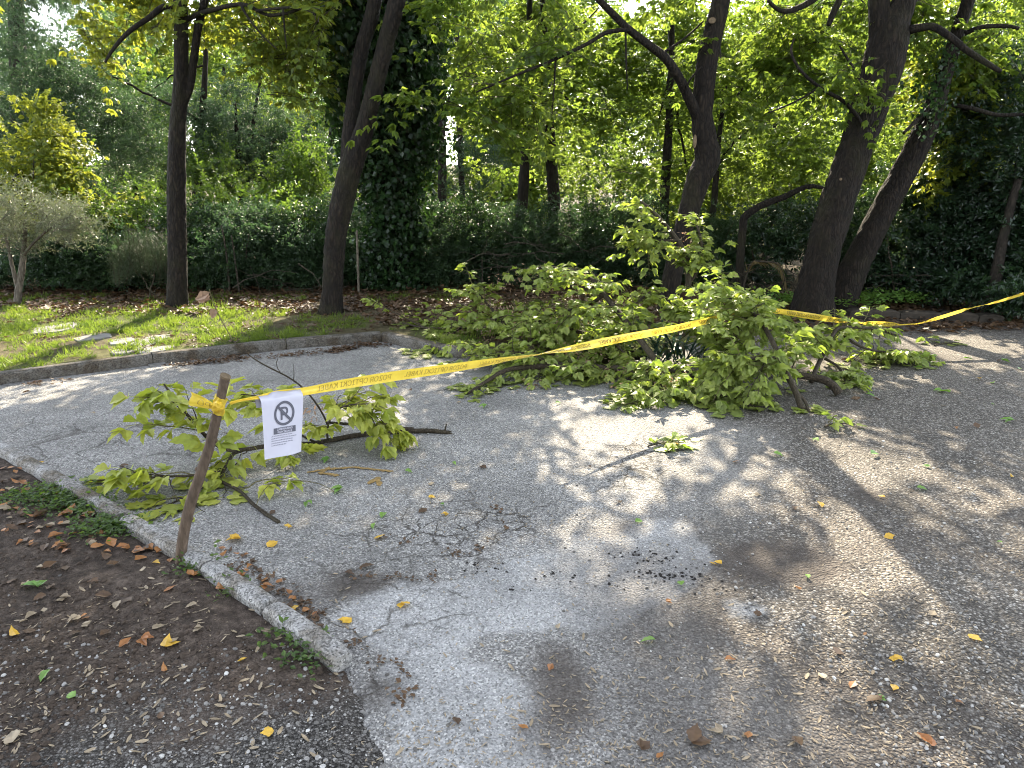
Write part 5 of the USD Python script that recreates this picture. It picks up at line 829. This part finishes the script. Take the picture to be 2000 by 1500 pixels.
tp.part('tail', (V.reshape(-1, 3), np.concatenate([np.stack([i, i + 1, i + 8], -1).reshape(-1, 3), np.stack([i, i + 8, i + 7], -1).reshape(-1, 3)])), TAPE, True)
o = meshkit.text_mesh('PO', .03, .0004); ov = np.array(o.vertices); Ao, Bo = np.clip(.15 + ov[:, 0] / .095 * .9, 0, 1), (ov[:, 1] - .015) / .03
tp.part('lettering', (k0 + dirt_ * (Ao * .095)[:, None] + wd * (Bo * .026)[:, None] + np.array([0, -1., 0]) * (.008 * np.sin(Bo * 4 + Ao * 3) * (.4 + Ao) + .002 + ov[:, 2])[:, None], o.faces), TAPEINK_BACK)

# the notice: a sheet folded over the tape
TL, TR, BL, BR = at(506, 776, 2.735), at(588, 764, 2.91), at(513, 897, 2.72), at(585, 881, 2.90)
nt = Thing('paper_notice', 'white paper no-parking notice hanging folded over the yellow tape', 'notice', BL)
nrm = unit(np.cross(TR - TL, BL - TL)); nrm = nrm if nrm[1] < 0 else -nrm
TL, TR, BL, BR = [p + nrm * .012 for p in (TL, TR, BL, BR)]
def sheet(a, b, off=0.0):
    a, b = np.asarray(a, float), np.asarray(b, float); P = (TL + (TR - TL) * a[..., None]) * (1 - b[..., None]) + (BL + (BR - BL) * a[..., None]) * b[..., None]
    bow = .006 * np.sin(a * np.pi) * (.4 + b) + .004 * np.sin(a * 7 + b * 3) - .006 * b * (1 - b)
    fold = -.014 * np.exp(-b / .03); return P + nrm * (bow + fold + off)[..., None]
NA, NB = 24, 34; A, Bq = np.meshgrid(np.linspace(0, 1, NA), np.linspace(0, 1, NB)); Fp = sheet(A, Bq)
topw = np.array([0, 0, 1.]) * (.004 + .010 * sstep(.22, .3, np.linspace(0, 1, NA)) - .006 * sstep(.86, .9, np.linspace(0, 1, NA)))[:, None]
fold1 = sheet(np.linspace(0, 1, NA), np.zeros(NA)) + topw - nrm * .004; fold2 = fold1 - nrm * .016 - [0, 0, .004]; back = [fold2 - np.array([0, 0, 1.]) * d - nrm * .004 for d in (.015, .03, .05)]
rows = np.concatenate([np.stack(back[::-1] + [fold2, fold1]), Fp]).reshape(-1, 3); nr = NB + 5; i = np.arange(nr - 1)[:, None] * NA + np.arange(NA - 1)[None]
nt.part('sheet', (rows, np.concatenate([np.stack([i, i + 1, i + NA + 1], -1).reshape(-1, 3), np.stack([i, i + NA + 1, i + NA], -1).reshape(-1, 3)])), PAPER, True)
def print_on(name, m, mat, off=.0014):
    """m: flat mesh whose x, y are fractions of the sheet (y down)."""
    m = trimesh.Trimesh(*trimesh.remesh.subdivide_to_size(m.vertices, m.faces, .05)); v = np.array(m.vertices); nt.part(name, (sheet(v[:, 0], v[:, 1], off + np.abs(v[:, 2])), m.faces), mat)
PW, PH = .205, .262
def flat(poly, z=0.0): m = trimesh.creation.extrude_polygon(poly, .0002, engine='earcut'); m.apply_translation([0, 0, z]); return m
def mm(poly):   # metres on the sheet, y up from the top -> fractions
    from shapely import affinity; return affinity.scale(poly, 1 / PW, -1 / PH, origin=(0, 0))
cx, cy, Rr = .108, -.079, .052
print_on('prohibition_ring', flat(mm(Point(cx, cy).buffer(Rr, 32).difference(Point(cx, cy).buffer(Rr * .79, 32)))), INK)
dg = Rr * .72; print_on('prohibition_bar', flat(mm(LineString([(cx - dg, cy + dg), (cx + dg, cy - dg)]).buffer(.0058, cap_style='flat'))), INK, .0019)
def text_print(name, s, h, x, y, mat, center=False, off=.0016, bold=False):
    m = meshkit.text_mesh(s, h, .0002, bold); w = m.bounds[1][0]; v = np.array(m.vertices); v[:, 0] = (v[:, 0] + x - (w / 2 if center else 0)) / PW; v[:, 1] = -(v[:, 1] + y) / PH; m.vertices = v; print_on(name, m, mat, off)
text_print('letter_p', 'P', .052, cx - .001, cy - .026, INK, True, .0016, True)
from shapely.geometry import box as sbox
print_on('caption_box', flat(mm(sbox(cx - .056, -.163, cx + .056, -.137))), INK)
text_print('caption', 'ZABRANJENO', .0085, cx, -.1485, PAPER, True, .0022, True); text_print('caption', 'PARKIRANJE', .0085, cx, -.1605, PAPER, True, .0022, True)
r = R(77)
for li, ln in enumerate([.105, .125, .098, .112, .075]):      # small print, too small to read in the photograph: broken word shapes
    x = .038; ys = -.172 - li * .0098; bits = []
    while x < .038 + ln:
        w = r.uniform(.004, .013); xx = x
        while xx < x + w: bits.append(sbox(xx, ys, xx + .0011, ys + r.choice([.0028, .0028, .004]))); xx += .0019
        x += w + .003
    print_on('small_print', trimesh.util.concatenate([flat(mm(b)) for b in bits]), INKLIGHT)

# ================================================================== SMALL THINGS ON THE GROUND
# grass
r = R(1300); n = 3600; P = np.stack([r.uniform(-8.5, 1.5, n), r.uniform(4.6, 9.4, n), np.zeros(n)], 1)
k = shapely.contains_xy(verge_poly.buffer(-.1), P[:, 0], P[:, 1]); P = P[k]; den = meshkit.fbm(P * [1.2, 1.2, 0], 4, 43); P = P[den + .22 * (P[:, 0] < -2.6) + r.uniform(-.12, .12, len(P)) - .14 * (P[:, 1] > 8.3) > .50]; P[:, 2] = ground_z(P)
instances('/World', 'grass', 'grass', GRASS, P, scale=(.6, 1.25), tilt=.15, seed=1301, label='short patchy grass on the verge behind the far kerb', cat='grass')
# weeds by the near kerb
r = R(1310); W_ = []
for (u, v, n_, s_) in [(170, 985, 70, .07), (225, 1035, 45, .06), (120, 970, 30, .07), (40, 985, 8, .05)]:
    c = G(u, v); W_.append(c + r.normal(0, s_, (n_, 3)) * [1, 1, 0])
for (u, v, n_, s_) in [(375, 1120, 5, .02), (458, 1165, 5, .02), (575, 1245, 4, .03), (600, 1285, 3, .03)]:
    c = G(u, v); W_.append(c + r.normal(0, s_, (n_, 3)) * [1, 1, 0])
P = np.vstack(W_); P = P[shapely.contains_xy(bed_poly.buffer(-.01), P[:, 0], P[:, 1])]; P[:, 2] = ground_z(P)
instances('/World', 'weeds', 'herb', SHRUB, P, scale=(.5, .95), tilt=.15, seed=1311, label='low green weeds along the soil side of the near kerb', cat='weeds')
r = R(1320); P = np.vstack([G(u, v, .05) + r.normal(0, .08, (12, 3)) * [2, 1, 0] for u, v in [(1700, 590), (1780, 592), (1830, 590), (1870, 590), (1720, 592), (1500, 600), (1545, 596), (1660, 602), (1990, 610)]]); P[:, 2] = .1
instances('/World', 'weeds', 'herb', GREENLEAF, P, scale=(.9, 1.9), tilt=.2, seed=1321, label='bright green weeds growing along the top of the low stone wall', cat='weeds')
# litter under the hedge
r = R(1329); n = 900; P = np.stack([r.uniform(-8, 1.5, n), r.uniform(4.8, 8.8, n), np.zeros(n)], 1); P = P[shapely.contains_xy(verge_poly.buffer(-.12), P[:, 0], P[:, 1])]; P = P[meshkit.fbm(P * 1.1, 4, 55) + .1 * (P[:, 0] > -2.6) > .5]; P[:, 2] = ground_z(P) + .008
instances('/World', 'leaf_litter', 'litter', LITTER, P, scale=(.4, .8), tilt=.12, seed=1329, label='dry brown leaf bits strewn through the verge grass', cat='leaf litter')
r = R(1330); n = 3600; P = np.stack([r.uniform(-8, 7, n), r.uniform(7.4, 10.4, n), np.zeros(n)], 1); P = P[(P[:, 1] > 8.2 + .8 * (meshkit.fbm(P * .8, 3, 5) - .5) - .9 * (P[:, 0] > -1.5))]; P[:, 2] = ground_z(P) + .005
instances('/World', 'leaf_litter', 'litter', LITTER, P, scale=(.7, 1.3), tilt=.12, seed=1331, label='brown leaf litter on the ground under the hedge and trees', cat='leaf litter')
def along(pts, n, sd, seed, off=(0, 0)):
    r = R(seed); L = np.array([G(u, v) for u, v in pts]); i = r.integers(0, len(L) - 1, n); t = r.random((n, 1)); return L[i] + (L[i + 1] - L[i]) * t + r.normal(0, sd, (n, 3)) * [1, 1, 0] + [*off, 0]
P = np.vstack([along([(340, 712), (460, 698), (640, 686), (690, 676)], 60, .035, 1, (0.03, -.06)), along([(700, 672), (770, 672)], 12, .03, 2, (0, -.05)), along([(60, 748), (140, 740)], 4, .03, 3, (0, -.05))]); P[:, 2] = ground_z(P) + .004
instances('/World', 'leaf_litter', 'litter', LITTER, P, scale=(.45, .7), tilt=.1, seed=1341, label='reddish dry leaves gathered along the foot of the far kerb', cat='leaf litter')
# pebbles
peb = []
for i in range(5):
    s = trimesh.creation.icosphere(1, 1.0); v = s.vertices * (1 + .35 * (meshkit.noise(s.vertices * 1.4 + i * 5)[:, None] - .5)); v = v * [1, .8, .55]; peb.append(((v, s.faces), None))
r = R(1350); n = 15000; uu, vv = r.uniform(-50, 2050, n), 800 + 720 * r.random(n) ** .75; P = G(uu, vv); dens = meshkit.fbm(P * [1.6, 1.6, 0], 4, 15)
wt = np.where(shapely.contains_xy(bed_poly, P[:, 0], P[:, 1]), np.interp(P[:, 1], [1.4, 1.9, 2.4, 3], [.85, .6, .16, .06]), np.interp(P[:, 0] - .25 * (P[:, 1] - 2), [-.4, .3, 1.2], [.06, .4, .85]))
P = P[r.random(n) < wt * sstep(.36, .6, dens)]; P[:, 2] = ground_z(P) + .001
r2 = R(1351); sc_ = .0028 + .0065 * r2.random(len(P)) ** 4
pi = instances('/World', 'pebbles', None, PEBBLE, P, seed=1352, tilt=.3, scale=(1, 1), protos=peb, label='loose pale pebbles scattered over the soil and gravel', cat='pebbles'); pi.GetScalesAttr().Set(Vt.Vec3fArray.FromNumpy(np.repeat(sc_[:, None], 3, 1).astype(np.float32)))
r = R(1355); n = 9000; uu, vv = r.uniform(-60, 720, n), 900 + 620 * r.random(n) ** .8; P = G(uu, vv); P = P[shapely.contains_xy(bed_poly.buffer(-.03), P[:, 0], P[:, 1]) & (meshkit.fbm(P * [3, 3, 0], 4, 61) + r.uniform(-.1, .1, n) > .46)]; P[:, 2] = ground_z(P)
pi = instances('/World', 'soil_clods', None, plain('soil_clod', (.05, .038, .03), .95, .1, .4, 40), P, seed=1356, tilt=.4, scale=(1, 1), protos=peb, label='crumbly dark soil clods over the bare bed', cat='soil'); c_ = .003 + .011 * R(1357).random(len(P)) ** 3; pi.GetScalesAttr().Set(Vt.Vec3fArray.FromNumpy(np.repeat(c_[:, None], 3, 1).astype(np.float32)))
P = np.vstack([along([(560, 1150), (700, 1128), (830, 1130), (900, 1090)], 7, .02, 71), along([(740, 1050), (900, 1085), (1000, 1040), (960, 980)], 8, .012, 72), along([(430, 1110), (520, 1165), (560, 1200), (690, 1290)], 16, .02, 73, (.05, .03)), along([(690, 1290), (780, 1300), (760, 1420)], 5, .03, 74)]); P[:, 2] = ground_z(P) + .003
instances('/World', 'leaf_crumbs', 'litter', LITTER, P, scale=(.2, .36), tilt=.12, seed=1363, label='dry leaf crumbs caught in the asphalt cracks and along the kerb', cat='leaf crumbs')
r = R(1360); C_ = [(1015, 1150, .05, 5), (1085, 1125, .06, 8), (1160, 1140, .08, 6), (1260, 1125, .08, 16), (1310, 1122, .06, 26), (1250, 1085, .08, 24), (1290, 1098, .05, 16), (960, 1115, .08, 10), (1350, 1130, .05, 10), (920, 1105, .06, 8), (1430, 1150, .08, 8)]
P = np.vstack([G(u, v) + r.normal(0, s, (k, 3)) * [1, .35, 0] for u, v, s, k in C_]); P[:, 2] = ground_z(P) + .002
pi = instances('/World', 'bark_crumbs', None, CRUMB, P, seed=1361, tilt=.3, scale=(.0025, .008), flat=.6, protos=peb, label='small black crumbs scattered on the pale asphalt patch', cat='crumbs')
# sawdust-like straw bits and winged seeds
r = R(1370); n = 10000; uu, vv = r.uniform(-60, 2060, n), 690 + 820 * r.random(n) ** .9; P = G(uu, vv); onlot = shapely.contains_xy(lot_poly.buffer(-.03), P[:, 0], P[:, 1]); onbed = shapely.contains_xy(bed_poly, P[:, 0], P[:, 1]) & (r.random(n) < .5); dens = meshkit.fbm(P * [1.3, 1.3, 0], 4, 25)
P = P[(onlot | onbed) & (r.random(n) < .12 + .8 * sstep(.42, .68, dens))]; P[:, 2] = ground_z(P) + .004
instances('/World', 'seed_litter', 'seed', SEED, P, scale=(.007, .019), tilt=.12, seed=1371, label='tiny tan winged seeds and straw bits strewn over the lot', cat='seeds')
# winged seeds large enough to pick out, near the camera
sv, sf = outline([.16, .22, .30, .34, .26, .06], .06, .05); used_seed = 0; r = R(1380)
while used_seed < 230:
    u, v = r.uniform(20, 1900), 1120 + 370 * r.random(); p = G(u, v)
    if r.random() > (.9 if u < 720 and v > 1130 else .55 if 1000 < u < 1600 and v > 1250 else .18): continue
    inb = bed_poly.contains(Point(p[0], p[1])); th = r.uniform(0, 6.28); L = r.uniform(.02, .038); z_ = float(ground_z(p)[0]) + .005
    V, F_ = place((sv, sf), np.zeros(3), np.array([math.cos(th), math.sin(th), r.uniform(-.15, .2)]), np.array([r.normal(0, .25), r.normal(0, .25), 1]), L, L * r.uniform(.8, 1.0))
    top('winged_seed', (V + [p[0], p[1], z_], F_), SEED, 'tan winged maple seed lying on the dark soil' if inb else 'tan winged maple seed lying on the asphalt near the camera', 'seed', 'winged seeds on the soil' if inb else 'winged seeds on the asphalt', pivot=[p[0], p[1], z_]); used_seed += 1
# fallen leaves
LM = {'y': (YELLOW, 'yellow'), 'o': (ORANGE, 'orange-brown'), 'b': (LITTER, 'dry brown'), 'g': (GREENLEAF, 'green'), 'p': (SEED, 'pale tan')}
def fallen(u, v, col, L, seed, lab=None, group=None, lobes=1):
    r = R(seed); p = G(u, v); z_ = float(ground_z(p)[0]) + .006; th = r.uniform(0, 6.28); ms = []
    for j in range(lobes):
        a = th + (j - (lobes - 1) / 2) * .8; ms.append(place(T_DRY[r.integers(0, 6)] if col != 'g' else T_MID2, np.array([0, 0, .004 * j]), np.array([math.cos(a), math.sin(a), r.uniform(-.02, .18)]), np.array([r.normal(0, .22), r.normal(0, .22), 1]), L * r.uniform(.85, 1.1), L * r.uniform(.5, .75)))
    V, F_ = join(ms); V[:, 2] -= min(0, V[:, 2].min()) ; top('fallen_leaf', (V + [p[0], p[1], z_], F_), LM[col][0], lab, 'leaf', group, pivot=[p[0], p[1], z_])
ONE = [(75, 1160, 'g', .06, 3, 'three-lobed bright green leaf on the dark soil at the left edge'), (100, 1330, 'g', .05, 1, 'narrow green leaf on the gravelly soil, lower left'), (152, 1385, 'g', .04, 1, 'small pale green leaf on the soil in the bottom left'), (35, 1255, 'y', .055, 1, 'long yellow leaf on the soil by the left edge'), (325, 1285, 'y', .055, 2, 'pale yellow curled leaf in the middle of the soil bed'), (325, 1330, 'o', .035, 1, 'small orange leaf below the pale yellow leaf on the soil'),
       (465, 1308, 'y', .035, 1, 'small yellow leaf on the soil left of the kerb end piece'), (537, 1443, 'y', .045, 1, 'yellow leaf on the soil at the bottom, left of the pale patch'), (320, 1422, 'b', .035, 1, 'small reddish brown leaf at the bottom of the soil bed'), (470, 1055, 'y', .06, 3, 'pair of bright yellow leaves on the asphalt right of the stake'), (522, 1072, 'y', .06, 1, 'single yellow leaf on the asphalt below the broken twig end'), (570, 1188, 'y', .05, 3, 'cluster of bright yellow leaves in the gap of the broken kerb'),
       (430, 1165, 'o', .05, 2, 'orange leaves against the kerb stone right of the stake foot'), (300, 1110, 'y', .04, 1, 'yellow leaf on soil just left of the stake foot'), (335, 1100, 'o', .035, 1, 'small orange leaf touching the foot of the stake'), (380, 1140, 'o', .05, 2, 'orange-brown leaves lying below the stake foot'), (220, 1175, 'b', .06, 1, 'long brown leaf on the dark soil left of the stake'), (300, 1248, 'p', .05, 1, 'long pale leaf in the middle of the dark soil'),
       (688, 1212, 'y', .05, 2, 'folded yellow leaf on the pale asphalt right of the kerb end'), (783, 1180, 'y', .05, 2, 'yellow leaf lying on the upper edge of the pale asphalt'), (707, 1113, 'b', .06, 1, 'curled brown leaf on the cracked asphalt'), (672, 1122, 'b', .045, 1, 'reddish leaf beside the curled brown leaf on cracked asphalt'), (990, 1038, 'b', .04, 1, 'brown leaf among the asphalt cracks'), (1280, 1255, 'g', .06, 1, 'narrow green leaf on the gravel right of the pale asphalt'),
       (1072, 1312, 'o', .035, 1, 'orange leaf on the gravel right of the bottom pale patch'), (895, 1420, 'b', .035, 1, 'brown leaf on the bottom pale patch'), (1012, 1418, 'o', .035, 1, 'orange leaf on the right edge of the bottom pale patch'), (1330, 1148, 'g', .05, 1, 'olive green leaf right of the black crumbs'), (1385, 1100, 'y', .035, 1, 'small yellow-green leaf near the dark stain'), (1600, 985, 'y', .05, 1, 'yellow leaf on the edge of the long sunlit streak'),
       (1725, 1052, 'y', .05, 1, 'yellow leaf on the gravel beside the sunlit streak'), (1890, 1240, 'y', .06, 1, 'yellow-green leaf at the lower end of the sunlit streak'), (1510, 890, 'g', .06, 1, 'green leaf on the gravel below the cut branch end'), (1700, 892, 'g', .07, 1, 'green leaf in the sunlit gravel on the right'), (1430, 905, 'o', .05, 1, 'orange leaf on the sunlit asphalt'), (1980, 825, 'g', .08, 2, 'green leaf pair on the gravel at the right edge'),
       (1240, 1022, 'g', .045, 1, 'green leaf on the asphalt above the dark stain'), (1900, 835, 'b', .06, 1, 'brown leaf on the gravel near the right edge'), (1790, 955, 'g', .05, 1, 'thin green leaf in the right hand gravel'), (670, 958, 'g', .07, 2, 'green leaf pair at the end of the thin stalk'), (600, 985, 'g', .05, 2, 'small green leaves right of the broken twig end'), (645, 900, 'g', .06, 2, 'green leaves lying in front of the notice'),
       (950, 795, 'g', .06, 2, 'green leaves on the asphalt left of the pile'), (885, 905, 'g', .04, 1, 'tiny green leaf on the asphalt right of the stubbed stem'), (45, 770, 'b', .07, 1, 'curled tan leaf on the asphalt at the left edge'), (65, 915, 'y', .06, 1, 'yellow leaf on the asphalt behind the near kerb'), (185, 808, 'p', .05, 1, 'tan leaf on the asphalt left of the leafy branch'), (1085, 790, 'g', .05, 1, 'green leaf on asphalt under the front of the pile'),
       (30, 1470, 'p', .06, 1, 'long pale leaf in the bottom left corner'), (1350, 1460, 'b', .07, 2, 'crumpled brown leaf at the bottom right of centre'), (1410, 1435, 'p', .035, 2, 'round pale leaf at the bottom, right of centre'), (1550, 1440, 'b', .06, 1, 'brown leaf beside the lower sunlit patch'), (1820, 1460, 'o', .05, 2, 'orange leaf at the bottom of the sunlit patch'), (1640, 1270, 'b', .05, 1, 'reddish brown leaf above the lower sunlit patch'), (1660, 1345, 'o', .04, 1, 'small orange leaf at the left edge of the lower sunlit patch'), (1690, 1375, 'b', .06, 1, 'dark brown leaf in the lower sunlit patch')]
for i, (u, v, c, L, lb, lab) in enumerate(ONE): fallen(u, v, c, L, 1400 + i, lab, None, lb)
r = R(1500)
def scatter(n, poly, cols, L, lab, group, seed):
    r = R(seed); P = Polygon(poly); x0, y0, x1, y1 = P.bounds; k = 0
    while k < n:
        u, v = r.uniform(x0, x1), r.uniform(y0, y1)
        if not P.contains(Point(u, v)): continue
        c = cols[r.integers(len(cols))]; fallen(u, v, c, r.uniform(*L), seed * 13 + k, f'{LM[c][1]} {lab}', f'{LM[c][1]} {group}', 1 + int(r.random() < .3)); k += 1
scatter(85, [(0, 905), (120, 965), (245, 1045), (330, 1095), (250, 1110), (90, 1080), (0, 1060)], 'oobbop', (.03, .065), 'leaf lying on the soil along the near kerb', 'leaves on the soil by the near kerb', 1501)
scatter(35, [(0, 1060), (300, 1110), (450, 1220), (300, 1300), (0, 1230)], 'bobpp', (.025, .055), 'leaf lying on the open dark soil', 'leaves on the dark soil', 1502)
scatter(40, [(420, 1070), (470, 1080), (560, 1150), (640, 1230), (600, 1235), (520, 1170), (440, 1110)], 'oobb', (.02, .045), 'leaf gathered along the lot side of the near kerb', 'leaves along the lot side of the near kerb', 1503)
scatter(34, [(1000, 880), (1990, 760), (1990, 1500), (1080, 1500)], 'bbogpy', (.02, .042), 'stray leaf on the gravel of the lot', 'stray leaves on the gravel', 1504)
scatter(24, [(0, 770), (700, 700), (1000, 820), (900, 1100), (600, 1050), (0, 860)], 'bpyg', (.03, .06), 'stray leaf on the grey asphalt left of centre', 'stray leaves on the asphalt', 1505)
scatter(20, [(1480, 640), (1990, 680), (1990, 760), (1640, 800)], 'ggby', (.05, .09), 'leaf fallen on the gravel right of the pile', 'leaves on the gravel right of the pile', 1506)
# faint orange spray-paint marks
pm = []
for k, q in enumerate([[(602, 924), (640, 918), (690, 914), (765, 922)], [(640, 915), (625, 925), (660, 930)], [(720, 945), (738, 935), (742, 948)]]):
    L = LineString([tuple(G(u, v)[:2]) for u, v in q]).buffer(.016); r = R(k + 3)
    bits = shapely.union_all([Point(r.uniform(L.bounds[0], L.bounds[2]), r.uniform(L.bounds[1], L.bounds[3])).buffer(r.uniform(.004, .012)) for _ in range(60)]).intersection(L).union(L.buffer(-.008))
    for g in getattr(bits, 'geoms', [bits]):
        m = trimesh.creation.extrude_polygon(g.simplify(.002), .001, engine='earcut'); m.apply_translation([0, 0, float(ground_z(np.array([[g.centroid.x, g.centroid.y, 0]]))[0]) + .004]); pm.append((m.vertices, m.faces))
top('paint_mark', join(pm), PAINTMARK, 'faint orange spray paint mark on the asphalt in front of the fallen branch', 'paint mark')
